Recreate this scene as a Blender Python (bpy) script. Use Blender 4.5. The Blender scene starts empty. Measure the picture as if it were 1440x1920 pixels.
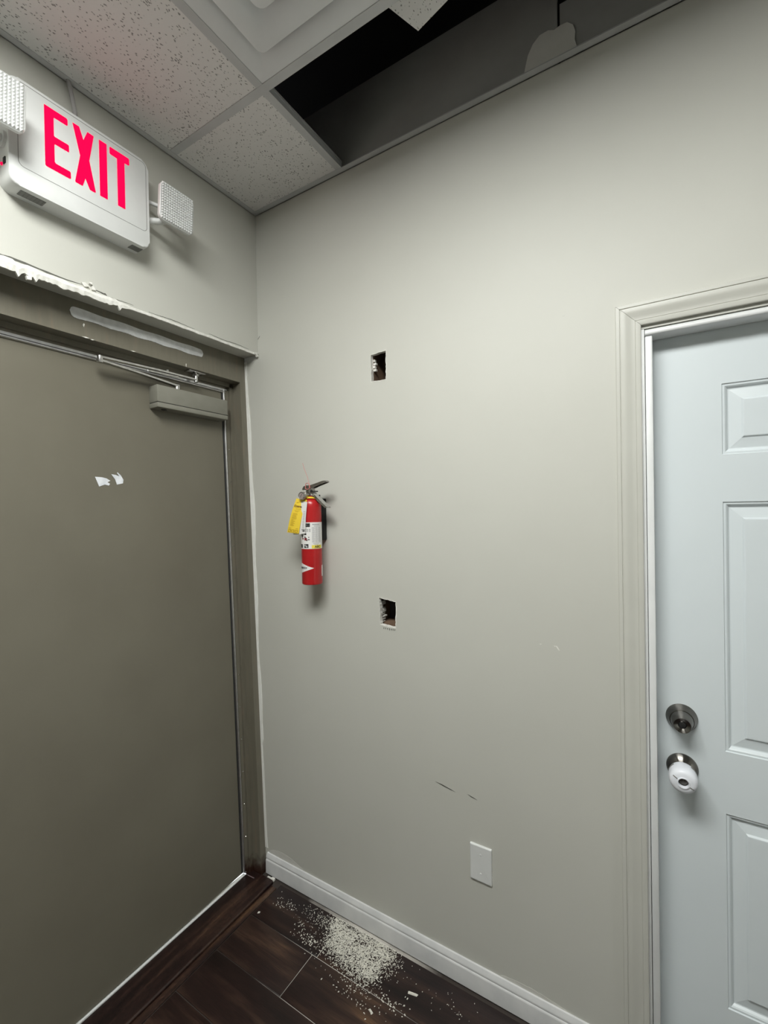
import bpy, bmesh, math, random
from mathutils import Vector, Matrix
from mathutils.geometry import tessellate_polygon

random.seed(7)
S = bpy.context.scene
C = S.collection
PI = math.pi

# ------------------------------------------------------------------ camera
cam_d = bpy.data.cameras.new('camera')
cam = bpy.data.objects.new('camera', cam_d)
C.objects.link(cam)
cam_d.sensor_fit = 'VERTICAL'
cam_d.sensor_height = 36.0
cam_d.lens = 842.437 / 1920 * 36.0
cam_d.clip_start = 0.02
YAW, PITCH, ROLL = math.radians(31.4987), math.radians(-0.50306), math.radians(-1.00867)
fw = Vector((-math.sin(YAW) * math.cos(PITCH), math.cos(YAW) * math.cos(PITCH), math.sin(PITCH)))
r0 = Vector((math.cos(YAW), math.sin(YAW), 0))
u0 = r0.cross(fw)
rt = r0 * math.cos(ROLL) + u0 * math.sin(ROLL)
up = u0 * math.cos(ROLL) - r0 * math.sin(ROLL)
m = Matrix((rt, up, -fw)).transposed().to_4x4()
m.translation = Vector((1.41888, -1.33308, 1.5203))
cam.matrix_world = m
S.camera = cam

# ------------------------------------------------------------------ sky, sun, exposure
w = bpy.data.worlds.new('sky')
S.world = w
w.use_nodes = True
wn = w.node_tree.nodes
bg = wn['Background']
sky = wn.new('ShaderNodeTexSky')
sky.sky_type = 'NISHITA'
sky.sun_elevation = math.radians(11)
sky.sun_rotation = math.radians(270)
sky.sun_disc = False
w.node_tree.links.new(sky.outputs[0], bg.inputs[0])
bg.inputs[1].default_value = 0.15
sun_d = bpy.data.lights.new('sun', 'SUN')
sun_d.energy = 45
sun_d.angle = math.radians(0.6)
sun_d.color = (0.88, 0.95, 1.0)
sun = bpy.data.objects.new('sun', sun_d)
C.objects.link(sun)
sun.location = (-4, -0.5, 1.0)
sun.rotation_euler = Vector((math.cos(math.radians(11)), 0, -math.sin(math.radians(11)))).to_track_quat('-Z', 'Y').to_euler()
S.view_settings.view_transform = 'Standard'
S.view_settings.look = 'None'
S.view_settings.gamma = 1.0
S.view_settings.use_curve_mapping = False
S.view_settings.exposure = 0.0
LAMP = 29.0            # radiance of the fluorescent fitting's lens
LETTER_GLOW = 1.6

# ------------------------------------------------------------------ helpers
WM = {}

def tag(o, label=None, cat=None, group=None, kind=None):
    if label: o['label'] = label
    if cat: o['category'] = cat
    if group: o['group'] = group
    if kind: o['kind'] = kind
    return o

def empty(name, loc=(0, 0, 0), rot=(0, 0, 0), label=None, cat=None, group=None, kind=None):
    o = bpy.data.objects.new(name, None)
    C.objects.link(o)
    o.empty_display_size = 0.05
    o.location = loc
    o.rotation_euler = rot
    from mathutils import Euler
    M = Matrix.Translation(Vector(loc)) @ Euler(rot).to_matrix().to_4x4()
    WM[o.name] = M
    return tag(o, label, cat, group, kind)

def obj(name, bm, mat, parent=None, local=False, smooth=30, recalc=True):
    """one bmesh -> one linked object; vertices in world coordinates unless local"""
    if recalc:
        bmesh.ops.recalc_face_normals(bm, faces=bm.faces[:])
    M = WM.get(parent.name, Matrix()) if parent else Matrix()
    if parent and not local:
        bmesh.ops.transform(bm, matrix=M.inverted(), verts=bm.verts[:])
    me = bpy.data.meshes.new(name)
    bm.to_mesh(me)
    bm.free()
    if smooth:
        for p in me.polygons: p.use_smooth = True
        me.set_sharp_from_angle(angle=math.radians(smooth))
    for k in (mat if isinstance(mat, (list, tuple)) else [mat]): me.materials.append(k)
    o = bpy.data.objects.new(name, me)
    C.objects.link(o)
    if parent: o.parent = parent
    WM[o.name] = M
    return o

def B(): return bmesh.new()

def box(bm, a, b, bev=0.0, seg=2, mi=0):
    vs = [bm.verts.new((x, y, z)) for x in (a[0], b[0]) for y in (a[1], b[1]) for z in (a[2], b[2])]
    q = [(0, 1, 3, 2), (4, 6, 7, 5), (0, 4, 5, 1), (2, 3, 7, 6), (0, 2, 6, 4), (1, 5, 7, 3)]
    fs = [bm.faces.new([vs[i] for i in f]) for f in q]
    for f in fs: f.material_index = mi
    if bev > 0:
        es = list({e for f in fs for e in f.edges})
        bmesh.ops.bevel(bm, geom=es, offset=bev, segments=seg, profile=0.5, affect='EDGES')

def box_obj(name, a, b, mat, parent=None, bev=0.0, local=False, seg=2):
    bm = B()
    box(bm, a, b, bev, seg)
    return obj(name, bm, mat, parent, local)

AX = {'x': lambda a, b, t: (t, a, b), 'y': lambda a, b, t: (a, t, b), 'z': lambda a, b, t: (a, b, t)}

def prism(bm, poly, axis, t0, t1, mi=0, bev=0.0, bev_side=None):
    """closed prism from a 2D outline along an axis; bev rounds the edges of the t1 end"""
    f = AX[axis]
    A = [bm.verts.new(f(p[0], p[1], t0)) for p in poly]
    Bv = [bm.verts.new(f(p[0], p[1], t1)) for p in poly]
    n = len(poly)
    f0 = bm.faces.new(A)
    f1 = bm.faces.new(Bv)
    fs = [f0, f1]
    for i in range(n):
        fs.append(bm.faces.new((A[i], A[(i + 1) % n], Bv[(i + 1) % n], Bv[i])))
    for q in fs: q.material_index = mi
    if bev > 0:
        bmesh.ops.bevel(bm, geom=list(f1.edges), offset=bev, segments=3, profile=0.5, affect='EDGES')

def rrect(x0, y0, x1, y1, r, n=6):
    pts = []
    for cx, cy, a0 in ((x1 - r, y0 + r, -90), (x1 - r, y1 - r, 0), (x0 + r, y1 - r, 90), (x0 + r, y0 + r, 180)):
        for k in range(n + 1):
            a = math.radians(a0 + 90 * k / n)
            pts.append((cx + r * math.cos(a), cy + r * math.sin(a)))
    return pts

def lathe(bm, prof, origin, axis, n=40, mi=0):
    """prof: (radius, distance along axis)"""
    ax = Vector(axis).normalized()
    q = ax.to_track_quat('Z', 'Y').to_matrix()
    u, v = q.col[0], q.col[1]
    o = Vector(origin)
    rings = []
    for r, t in prof:
        if r < 1e-6:
            rings.append([bm.verts.new(o + ax * t)])
        else:
            rings.append([bm.verts.new(o + ax * t + (u * math.cos(2 * PI * k / n) + v * math.sin(2 * PI * k / n)) * r) for k in range(n)])
    for a, b in zip(rings, rings[1:]):
        for k in range(n):
            k2 = (k + 1) % n
            if len(a) == 1 and len(b) == 1: continue
            if len(a) == 1: f = bm.faces.new((a[0], b[k], b[k2]))
            elif len(b) == 1: f = bm.faces.new((a[k], a[k2], b[0]))
            else: f = bm.faces.new((a[k], a[k2], b[k2], b[k]))
            f.material_index = mi

def tube(bm, pts, r, n=8, cap=True):
    pts = [Vector(p) for p in pts]
    rings = []
    prev = None
    for i, p in enumerate(pts):
        d = (pts[min(i + 1, len(pts) - 1)] - pts[max(i - 1, 0)]).normalized()
        if prev is None:
            prev = d.orthogonal().normalized()
        u = (prev - d * prev.dot(d)).normalized()
        prev = u
        v = d.cross(u)
        rings.append([bm.verts.new(p + (u * math.cos(2 * PI * k / n) + v * math.sin(2 * PI * k / n)) * r) for k in range(n)])
    for a, b in zip(rings, rings[1:]):
        for k in range(n):
            bm.faces.new((a[k], a[(k + 1) % n], b[(k + 1) % n], b[k]))
    if cap:
        bm.faces.new(rings[0]); bm.faces.new(rings[-1])

def sweep(bm, prof, path, closed=False, mi=0):
    """prof points as fn(i)->list of 3D rings given by path frames: path = list of lists of 3D points (one ring each)"""
    rings = [[bm.verts.new(p) for p in ring] for ring in path]
    n = len(rings[0])
    seq = list(zip(rings, rings[1:])) + ([(rings[-1], rings[0])] if closed else [])
    for a, b in seq:
        for k in range(n):
            f = bm.faces.new((a[k], a[(k + 1) % n], b[(k + 1) % n], b[k]))
            f.material_index = mi
    if not closed:
        bm.faces.new(rings[0]); bm.faces.new(rings[-1])

def bar(bm, pts, width_axis, width, thick, bev=0.0):
    """flat bar following pts, 'width' along width_axis, 'thick' square to it"""
    pts = [Vector(p) for p in pts]
    wa = Vector(width_axis).normalized()
    rings = []
    for i, p in enumerate(pts):
        d = (pts[min(i + 1, len(pts) - 1)] - pts[max(i - 1, 0)]).normalized()
        nrm = d.cross(wa).normalized()
        w_ = width[i] if isinstance(width, (list, tuple)) else width
        rings.append([p + wa * sx * w_ / 2 + nrm * sz * thick / 2 for sx, sz in ((-1, -1), (1, -1), (1, 1), (-1, 1))])
    sweep(bm, None, rings)

def text_bm(txt, size, offset=0.0, extrude=0.0):
    cu = bpy.data.curves.new('lettering', 'FONT')
    cu.body = txt
    cu.size = size
    cu.offset = offset
    cu.extrude = extrude
    cu.resolution_u = 3
    cu.align_x = 'CENTER'
    cu.align_y = 'CENTER'
    o = bpy.data.objects.new('lettering', cu)
    C.objects.link(o)
    dg = bpy.context.evaluated_depsgraph_get()
    me = o.evaluated_get(dg).to_mesh()
    bm = B()
    bm.from_mesh(me)
    o.evaluated_get(dg).to_mesh_clear()
    bpy.data.objects.remove(o)
    bpy.data.curves.remove(cu)
    return bm

# ------------------------------------------------------------------ materials
def mat(name, col, rough=0.5, metal=0.0, spec=0.5, **kw):
    mt = bpy.data.materials.new(name)
    mt.use_nodes = True
    b = mt.node_tree.nodes['Principled BSDF']
    b.inputs['Base Color'].default_value = (*col, 1)
    b.inputs['Roughness'].default_value = rough
    b.inputs['Metallic'].default_value = metal
    b.inputs['Specular IOR Level'].default_value = spec
    for k, v in kw.items():
        b.inputs[k.replace('_', ' ')].default_value = v
    return mt

def nodes(mt):
    nt = mt.node_tree
    return nt, nt.nodes, nt.links, nt.nodes['Principled BSDF']

def coords(nt, scale=(1, 1, 1), kind='Object', rand=False):
    tc = nt.nodes.new('ShaderNodeTexCoord')
    mp = nt.nodes.new('ShaderNodeMapping')
    mp.inputs['Scale'].default_value = scale
    nt.links.new(tc.outputs[kind], mp.inputs[0])
    if rand:
        oi = nt.nodes.new('ShaderNodeObjectInfo')
        mu = nt.nodes.new('ShaderNodeMath'); mu.operation = 'MULTIPLY'; mu.inputs[1].default_value = 37.0
        nt.links.new(oi.outputs['Random'], mu.inputs[0])
        cx = nt.nodes.new('ShaderNodeCombineXYZ')
        for i in range(3): nt.links.new(mu.outputs[0], cx.inputs[i])
        nt.links.new(cx.outputs[0], mp.inputs['Location'])
    return mp.outputs[0]

def noise(nt, vec, scale, detail=4, rough=0.55):
    n = nt.nodes.new('ShaderNodeTexNoise')
    n.inputs['Scale'].default_value = scale
    n.inputs['Detail'].default_value = detail
    n.inputs['Roughness'].default_value = rough
    nt.links.new(vec, n.inputs['Vector'])
    return n.outputs['Fac']

def ramp(nt, fac, stops):
    r = nt.nodes.new('ShaderNodeValToRGB')
    el = r.color_ramp.elements
    while len(el) < len(stops): el.new(0.5)
    for e, (p, c) in zip(el, stops):
        e.position = p
        e.color = (*c, 1) if len(c) == 3 else c
    nt.links.new(fac, r.inputs[0])
    return r.outputs[0]

def bump(nt, fac, strength, dist=0.001):
    b = nt.nodes.new('ShaderNodeBump')
    b.inputs['Strength'].default_value = strength
    b.inputs['Distance'].default_value = dist
    nt.links.new(fac, b.inputs['Height'])
    nt.links.new(b.outputs[0], nt.nodes['Principled BSDF'].inputs['Normal'])

def mottled(name, c0, c1, scale=6, rough=0.5, bscale=None, bstr=0.15, metal=0.0, spec=0.5, lo=0.35, hi=0.65):
    mt = mat(name, c0, rough, metal, spec)
    nt, ns, lk, b = nodes(mt)
    v = coords(nt)
    lk.new(ramp(nt, noise(nt, v, scale), [(lo, c0), (hi, c1)]), b.inputs['Base Color'])
    if bscale: bump(nt, noise(nt, v, bscale, 2), bstr)
    return mt

M = {}
M['wall'] = mottled('greige_paint', (0.535, 0.532, 0.485), (0.565, 0.562, 0.515), 1.3, 0.55, 420, 0.12)
M['trim_paint'] = mottled('greige_gloss', (0.54, 0.537, 0.49), (0.565, 0.562, 0.515), 5, 0.38)
M['white_trim'] = mottled('white_gloss', (0.72, 0.73, 0.73), (0.77, 0.78, 0.78), 9, 0.35)
M['base_white'] = mottled('baseboard_white', (0.62, 0.625, 0.63), (0.70, 0.70, 0.70), 14, 0.32)
M['door_white'] = mottled('cool_white_door', (0.68, 0.735, 0.76), (0.70, 0.755, 0.78), 3, 0.34)
M['olive'] = mottled('olive_steel_paint', (0.150, 0.138, 0.105), (0.165, 0.153, 0.117), 4, 0.42, 300, 0.08)
M['closer'] = mottled('closer_paint', (0.21, 0.205, 0.17), (0.225, 0.22, 0.185), 30, 0.45)
M['alu'] = mottled('brushed_aluminium', (0.66, 0.66, 0.67), (0.78, 0.78, 0.79), 40, 0.36, metal=1.0)
M['steel'] = mottled('bright_steel', (0.55, 0.55, 0.54), (0.72, 0.71, 0.70), 60, 0.25, metal=1.0)
M['dark_steel'] = mottled('valve_steel', (0.30, 0.29, 0.27), (0.45, 0.43, 0.41), 60, 0.3, metal=1.0)
M['plaster'] = mottled('bare_plaster', (0.68, 0.67, 0.62), (0.82, 0.81, 0.77), 70, 0.9, 160, 0.5)
M['caulk'] = mottled('white_caulk', (0.80, 0.80, 0.76), (0.86, 0.86, 0.83), 30, 0.6)
M['gypsum'] = mottled('gypsum_core', (0.62, 0.60, 0.55), (0.80, 0.78, 0.74), 120, 0.9, 200, 0.6)
M['raw_board'] = mottled('unpainted_wallboard', (0.33, 0.33, 0.32), (0.38, 0.38, 0.37), 5, 0.85)
M['mud'] = mottled('joint_compound', (0.66, 0.655, 0.62), (0.72, 0.71, 0.68), 12, 0.85)
M['wood'] = mottled('framing_lumber', (0.085, 0.05, 0.032), (0.17, 0.105, 0.065), 25, 0.8)
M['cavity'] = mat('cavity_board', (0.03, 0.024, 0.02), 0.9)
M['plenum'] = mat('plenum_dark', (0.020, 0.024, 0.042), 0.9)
M['grid'] = mottled('grid_white', (0.50, 0.505, 0.51), (0.55, 0.555, 0.56), 10, 0.4)
M['diffuser'] = mottled('diffuser_enamel', (0.70, 0.71, 0.72), (0.74, 0.75, 0.76), 6, 0.35)
M['plastic'] = mottled('white_plastic', (0.68, 0.69, 0.68), (0.72, 0.73, 0.72), 12, 0.38)
M['vent'] = mat('grey_vent', (0.20, 0.20, 0.19), 0.5)
M['groove'] = mat('groove_shadow_gap', (0.22, 0.22, 0.21), 0.7)
M['black'] = mat('black_plastic', (0.006, 0.006, 0.006), 0.5, spec=0.3)
M['red'] = mottled('extinguisher_red', (0.40, 0.010, 0.012), (0.46, 0.014, 0.016), 20, 0.28)
M['paper'] = mat('label_white', (0.78, 0.77, 0.75), 0.45)
M['ink'] = mat('black_ink', (0.02, 0.02, 0.02), 0.5)
M['grey_ink'] = mat('grey_ink', (0.40, 0.40, 0.41), 0.5)
M['dark_red_ink'] = mat('dark_red_ink', (0.20, 0.02, 0.03), 0.5)
M['tag_yellow'] = mat('tag_yellow', (0.86, 0.62, 0.05), 0.55)
M['tag_ochre'] = mat('tag_ochre', (0.55, 0.36, 0.02), 0.55)
M['tag_brown'] = mat('tag_brown', (0.20, 0.10, 0.02), 0.55)
M['label_yellow'] = mat('label_yellow', (0.80, 0.66, 0.08), 0.5)
M['pink'] = mat('pink_seal', (0.62, 0.22, 0.20), 0.5)
M['cover_white'] = mottled('cover_plastic', (0.76, 0.78, 0.84), (0.80, 0.82, 0.87), 10, 0.33)
M['nickel'] = mottled('satin_nickel', (0.17, 0.162, 0.15), (0.23, 0.22, 0.205), 30, 0.24, metal=1.0)
nt, ns, lk, b = nodes(M['nickel'])
tg = ns.new('ShaderNodeTangent'); tg.direction_type = 'RADIAL'; tg.axis = 'Y'
lk.new(tg.outputs[0], b.inputs['Tangent'])
b.inputs['Anisotropic'].default_value = 0.95
b.inputs['Anisotropic Rotation'].default_value = 0.25
M['keyway'] = mat('keyway_dark', (0.02, 0.02, 0.02), 0.4)
M['tape'] = mottled('torn_tape', (0.70, 0.73, 0.78), (0.84, 0.86, 0.90), 60, 0.5)
M['residue'] = mottled('dried_adhesive', (0.60, 0.61, 0.61), (0.72, 0.73, 0.73), 45, 0.8, 90, 0.5)
M['scuff_and_shade'] = mat('scuff_and_crack_shade', (0.10, 0.10, 0.085), 0.7)  # scuff marks, and the painted shade of the header crack
M['smear'] = mottled('pale_paint_smear', (0.60, 0.59, 0.55), (0.66, 0.65, 0.61), 20, 0.5)
M['grout'] = mottled('dusty_grout', (0.07, 0.055, 0.048), (0.60, 0.57, 0.53), 6, 0.9)
M['crumb'] = mottled('plaster_crumb', (0.66, 0.64, 0.57), (0.80, 0.78, 0.71), 80, 0.9)
M['rubber'] = mat('dark_rubber', (0.015, 0.015, 0.015), 0.6)
M['concrete'] = mottled('outside_concrete', (0.42, 0.43, 0.44), (0.50, 0.51, 0.52), 3, 0.85)

mt = M['grout'] = mat('dusty_grout', (0.05, 0.04, 0.035), 0.9)
nt, ns, lk, b = nodes(mt)
v = coords(nt)
ds = ns.new('ShaderNodeVectorMath'); ds.operation = 'DISTANCE'; ds.inputs[1].default_value = (0.52, -0.14, 0)
lk.new(v, ds.inputs[0])
na = ns.new('ShaderNodeMath'); na.operation = 'MULTIPLY_ADD'; na.inputs[1].default_value = 0.22
lk.new(noise(nt, v, 9, 3), na.inputs[0]); lk.new(ds.outputs['Value'], na.inputs[2])
lk.new(ramp(nt, na.outputs[0], [(0.24, (0.62, 0.59, 0.54)), (0.42, (0.045, 0.035, 0.030))]), b.inputs['Base Color'])

# jamb steel with rust at its foot
mt = M['jamb'] = mat('olive_jamb_paint', (0.15, 0.138, 0.105), 0.45)
nt, ns, lk, b = nodes(mt)
v = coords(nt, (1, 1, 1))
sep = ns.new('ShaderNodeSeparateXYZ'); lk.new(v, sep.inputs[0])
n1 = noise(nt, v, 40, 5)
ad = ns.new('ShaderNodeMath'); ad.operation = 'MULTIPLY_ADD'; ad.inputs[1].default_value = 0.10
lk.new(n1, ad.inputs[0]); lk.new(sep.outputs[2], ad.inputs[2])
rz = ramp(nt, ad.outputs[0], [(0.075, (1, 1, 1)), (0.13, (0, 0, 0))])
v2 = coords(nt, (9, 9, 1.2))
st = ramp(nt, noise(nt, v2, 6, 4), [(0.35, (0.150, 0.138, 0.105)), (0.55, (0.163, 0.151, 0.116)), (0.72, (0.185, 0.155, 0.115))])
mx = ns.new('ShaderNodeMixRGB'); lk.new(rz, mx.inputs[0]); lk.new(st, mx.inputs[1])
mx.inputs[2].default_value = (0.035, 0.014, 0.008, 1)
lk.new(mx.outputs[0], b.inputs['Base Color'])

# wood-look floor tile (grain along local x)
def wood_tile(name, sc, rand=True):
    mt = mat(name, (0.04, 0.02, 0.015), 0.34)
    nt, ns, lk, b = nodes(mt)
    v = coords(nt, sc, rand=rand)
    big = noise(nt, v, 2.1, 3, 0.5)
    fine_v = coords(nt, (sc[0] * 1.1, sc[1] * 5, sc[2]), rand=rand)
    fine = noise(nt, fine_v, 9, 7, 0.68)
    fine.node.inputs['Distortion'].default_value = 1.6
    c1 = ramp(nt, big, [(0.32, (0.007, 0.0035, 0.0035)), (0.52, (0.018, 0.0085, 0.0075)), (0.64, (0.045, 0.024, 0.017)), (0.76, (0.12, 0.066, 0.036))])
    c2 = ramp(nt, fine, [(0.32, (0.42, 0.42, 0.42)), (0.68, (1.75, 1.7, 1.65))])
    mx = ns.new('ShaderNodeMixRGB'); mx.blend_type = 'MULTIPLY'; mx.inputs[0].default_value = 1.0
    lk.new(c1, mx.inputs[1]); lk.new(c2, mx.inputs[2])
    lk.new(mx.outputs[0], b.inputs['Base Color'])
    bump(nt, fine, 0.12, 0.0006)
    return mt
M['tile'] = wood_tile('wood_look_tile', (1.0, 7.0, 1.0))
M['threshold'] = wood_tile('wood_look_threshold', (9.0, 0.9, 1.0), rand=False)

# fissured acoustic ceiling tile
mt = M['ceiling_tile'] = mat('acoustic_tile', (0.68, 0.67, 0.66), 0.9, spec=0.2)
nt, ns, lk, b = nodes(mt)
v = coords(nt, (1, 1, 1), rand=True)
wv = ns.new('ShaderNodeTexNoise'); wv.inputs['Scale'].default_value = 60; lk.new(v, wv.inputs['Vector'])
addv = ns.new('ShaderNodeMixRGB'); addv.inputs[0].default_value = 0.012
lk.new(v, addv.inputs[1]); lk.new(wv.outputs['Color'], addv.inputs[2])
vor = ns.new('ShaderNodeTexVoronoi'); vor.inputs['Scale'].default_value = 150; vor.inputs['Randomness'].default_value = 1.0
mp2 = ns.new('ShaderNodeMapping'); mp2.inputs['Scale'].default_value = (1.0, 0.62, 1.0)
lk.new(addv.outputs[0], mp2.inputs[0]); lk.new(mp2.outputs[0], vor.inputs['Vector'])
dens = noise(nt, v, 34, 3)
thr = ns.new('ShaderNodeMath'); thr.operation = 'MULTIPLY_ADD'; thr.inputs[1].default_value = 0.5; thr.inputs[2].default_value = -0.075
lk.new(dens, thr.inputs[0])
sub = ns.new('ShaderNodeMath'); sub.operation = 'SUBTRACT'
lk.new(vor.outputs['Distance'], sub.inputs[0]); lk.new(thr.outputs[0], sub.inputs[1])
hole = ramp(nt, sub.outputs[0], [(0.0, (0, 0, 0)), (0.09, (1, 1, 1))])
colr = ramp(nt, sub.outputs[0], [(0.0, (0.30, 0.295, 0.29)), (0.08, (0.76, 0.75, 0.74))])
lk.new(colr, b.inputs['Base Color'])
bump(nt, hole, 0.5, 0.002)

def emit(name, col, s):
    mt = bpy.data.materials.new(name)
    mt.use_nodes = True
    nt = mt.node_tree
    nt.nodes.remove(nt.nodes['Principled BSDF'])
    e = nt.nodes.new('ShaderNodeEmission')
    e.inputs[0].default_value = (*col, 1)
    e.inputs[1].default_value = s
    nt.links.new(e.outputs[0], nt.nodes['Material Output'].inputs[0])
    return mt
M['glow_red'] = emit('red_led_letters', (1.0, 0.002, 0.055), LETTER_GLOW)
M['lens_light'] = emit('fluorescent_lens', (0.985, 1.0, 0.965), LAMP)
M['lens'] = mat('prismatic_lens', (0.86, 0.87, 0.86), 0.28, Transmission_Weight=0.18, IOR=1.45)
M['reflector'] = mat('lamp_reflector', (0.75, 0.75, 0.75), 0.2, metal=1.0)

# ================================================================== STRUCTURE
H = 2.74
XR, YF = 3.2, -4.0      # far sides of the room, behind and beside the camera
DECK = 3.6

# --- floor: grout bed with wood-look planks as pieces
floor = tag(box_obj('floor', (-0.02, YF - 0.1, -0.08), (XR + 0.1, 0.13, -0.0025), M['grout']),
            'dark brown wood-look plank tile floor with dusty grout lines', 'floor', kind='structure')
PITCHY, GAP = 0.155, 0.0028
def tile_mesh(x0, x1, y0, y1):
    bm = B()
    prism(bm, [(x0, y0), (x1, y0), (x1, y1), (x0, y1)], 'z', -0.009, 0.0, bev=0.0012)
    return bm
row = 0
y1 = -0.0235
while y1 > YF:
    y0 = y1 - PITCHY + GAP
    if row == 0: js = [0.411, 1.325, 2.24]
    elif row == 1: js = [0.392, 1.306, 2.22]
    else:
        st = {2: 0.82, 3: 0.62}.get(row, random.uniform(0.45, 0.95))
        js = [st, st + 0.914, st + 1.828]
    xs = [0.093] + js + [XR]
    for a, b_ in zip(xs, xs[1:]):
        if b_ - a < 0.02 or a > XR: continue
        x0, x1 = a + GAP / 2, min(b_, XR) - GAP / 2
        bm = tile_mesh(x0 - x1, 0, y0 - y1, 0)
        t = obj('tile', bm, M['tile'], floor, local=True)
        t.location = (x1, y1, random.uniform(-0.0004, 0.0004))
    y1 -= PITCHY
    row += 1

# --- outside ground beyond the steel door
tag(box_obj('ground', (-6, -5, -0.12), (-0.125, 3, -0.02), M['concrete']), 'outdoor concrete slab beyond the steel door', 'ground', kind='structure')

# --- back wall: painted wallboard with two rough cut-outs and the door opening
def plate_with_holes(bm, outer, holes, y, depth, mi_face=0, mi_side=1):
    loops = [[Vector((x, z, 0)) for x, z in lp] for lp in [outer] + holes]
    flat = [p for lp in loops for p in lp]
    tris = tessellate_polygon(loops)
    fv = [bm.verts.new((p.x, y, p.y)) for p in flat]
    bv = [bm.verts.new((p.x, y + depth, p.y)) for p in flat]
    for t in tris:
        try:
            f = bm.faces.new([fv[i] for i in t]); f.material_index = mi_face
            f = bm.faces.new([bv[i] for i in t]); f.material_index = mi_side
        except ValueError: pass
    k = 0
    for lp in loops:
        n = len(lp)
        for i in range(n):
            a, c = k + i, k + (i + 1) % n
            f = bm.faces.new((fv[a], fv[c], bv[c], bv[a])); f.material_index = mi_side
        k += n

def rough(poly, step=0.006, amp=0.0012):
    out = []
    n = len(poly)
    for i in range(n):
        a, c = Vector(poly[i]), Vector(poly[(i + 1) % n])
        L = (c - a).length
        k = max(1, int(L / step))
        nrm = Vector((-(c - a).y, (c - a).x)).normalized()
        for j in range(k):
            p = a + (c - a) * (j / k)
            if j: p = p + nrm * random.uniform(-amp, amp)
            out.append((p.x, p.y))
    return out
HOLES = [rough([(0.559, 2.0595), (0.5605, 1.9655), (0.619, 1.9655), (0.6205, 2.0630)]),
         rough([(0.580, 1.1120), (0.641, 1.1075), (0.643, 1.1965), (0.5755, 1.2055), (0.5775, 1.175)])]
outer = [(-0.25, 0), (1.376, 0), (1.376, 1.982), (2.326, 1.982), (2.326, 0), (XR, 0), (XR, H), (-0.25, H)]
bm = B()
plate_with_holes(bm, outer, HOLES, 0.0, 0.0145)
wall_back = tag(obj('wall_back', bm, [M['wall'], M['gypsum']], smooth=0, recalc=False),
                'greige painted wall with two cut-out boxes and the extinguisher', 'wall', kind='structure')
# white torn paper rims of the two cut-outs
for hp in HOLES:
    cx = sum(p[0] for p in hp) / len(hp); cz = sum(p[1] for p in hp) / len(hp)
    ring = []
    for (x, z) in hp:
        d = Vector((x - cx, z - cz)).normalized()
        wdt = random.uniform(0.0008, 0.0024) * (1.8 if z < cz - 0.03 or x > cx + 0.02 else 0.8)
        ring.append([(x, -0.0006, z), (x + d.x * wdt, -0.0006, z + d.y * wdt), (x + d.x * wdt, 0.0004, z + d.y * wdt), (x, 0.0004, z)])
    bm = B(); sweep(bm, None, ring, closed=True)
    obj('torn_paper_rim', bm, M['plaster'], wall_back)
# what shows inside: studs, cross block, far board
box_obj('stud', (0.522, 0.016, 0.02), (0.560, 0.100, 2.98), M['wood'], wall_back)
box_obj('stud', (0.93, 0.016, 0.02), (0.968, 0.100, 2.98), M['wood'], wall_back)
for zz in (1.080, 1.925):
    bm = B(); box(bm, (0.562, 0.030, zz), (0.70, 0.098, zz + 0.034), 0.003)
    obj('cross_block', bm, M['wood'], wall_back)
bm = B()
for k in range(9):     # ragged paper and plaster hanging on the stud side of the lower cut-out
    z = 1.115 + k * 0.0085
    box(bm, (0.5655, 0.016 + random.uniform(0, .006), z), (0.5655 + random.uniform(0.006, 0.014), 0.03 + random.uniform(0, .02), z + random.uniform(0.004, 0.009)))
for k in range(4):
    z = 2.005 + k * 0.011
    box(bm, (0.5605, 0.013, z), (0.5605 + random.uniform(0.005, 0.012), 0.022, z + random.uniform(0.005, 0.01)))
obj('hanging_plaster', bm, M['gypsum'], wall_back)
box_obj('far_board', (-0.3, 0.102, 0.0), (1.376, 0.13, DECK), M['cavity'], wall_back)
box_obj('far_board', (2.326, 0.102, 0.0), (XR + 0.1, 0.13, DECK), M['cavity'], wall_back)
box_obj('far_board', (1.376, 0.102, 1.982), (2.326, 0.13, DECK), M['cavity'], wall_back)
# bare board above the dropped ceiling
box_obj('bare_panel', (-0.25, 0.0005, H + 0.001), (1.1915, 0.0145, 3.016), M['raw_board'], wall_back)
box_obj('bare_panel', (1.198, 0.0035, H + 0.001), (XR, 0.0175, 2.905), M['raw_board'], wall_back)
bm = B()
blob = [(1.098, 2.745), (1.104, 2.775), (1.112, 2.806), (1.126, 2.830), (1.145, 2.845), (1.168, 2.846), (1.184, 2.838), (1.200, 2.842),
        (1.218, 2.840), (1.232, 2.826), (1.238, 2.806), (1.236, 2.785), (1.241, 2.763), (1.243, 2.745)]
prism(bm, blob, 'y', 0.003, -0.0018)
obj('joint_compound_patch', bm, M['mud'], wall_back)
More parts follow.
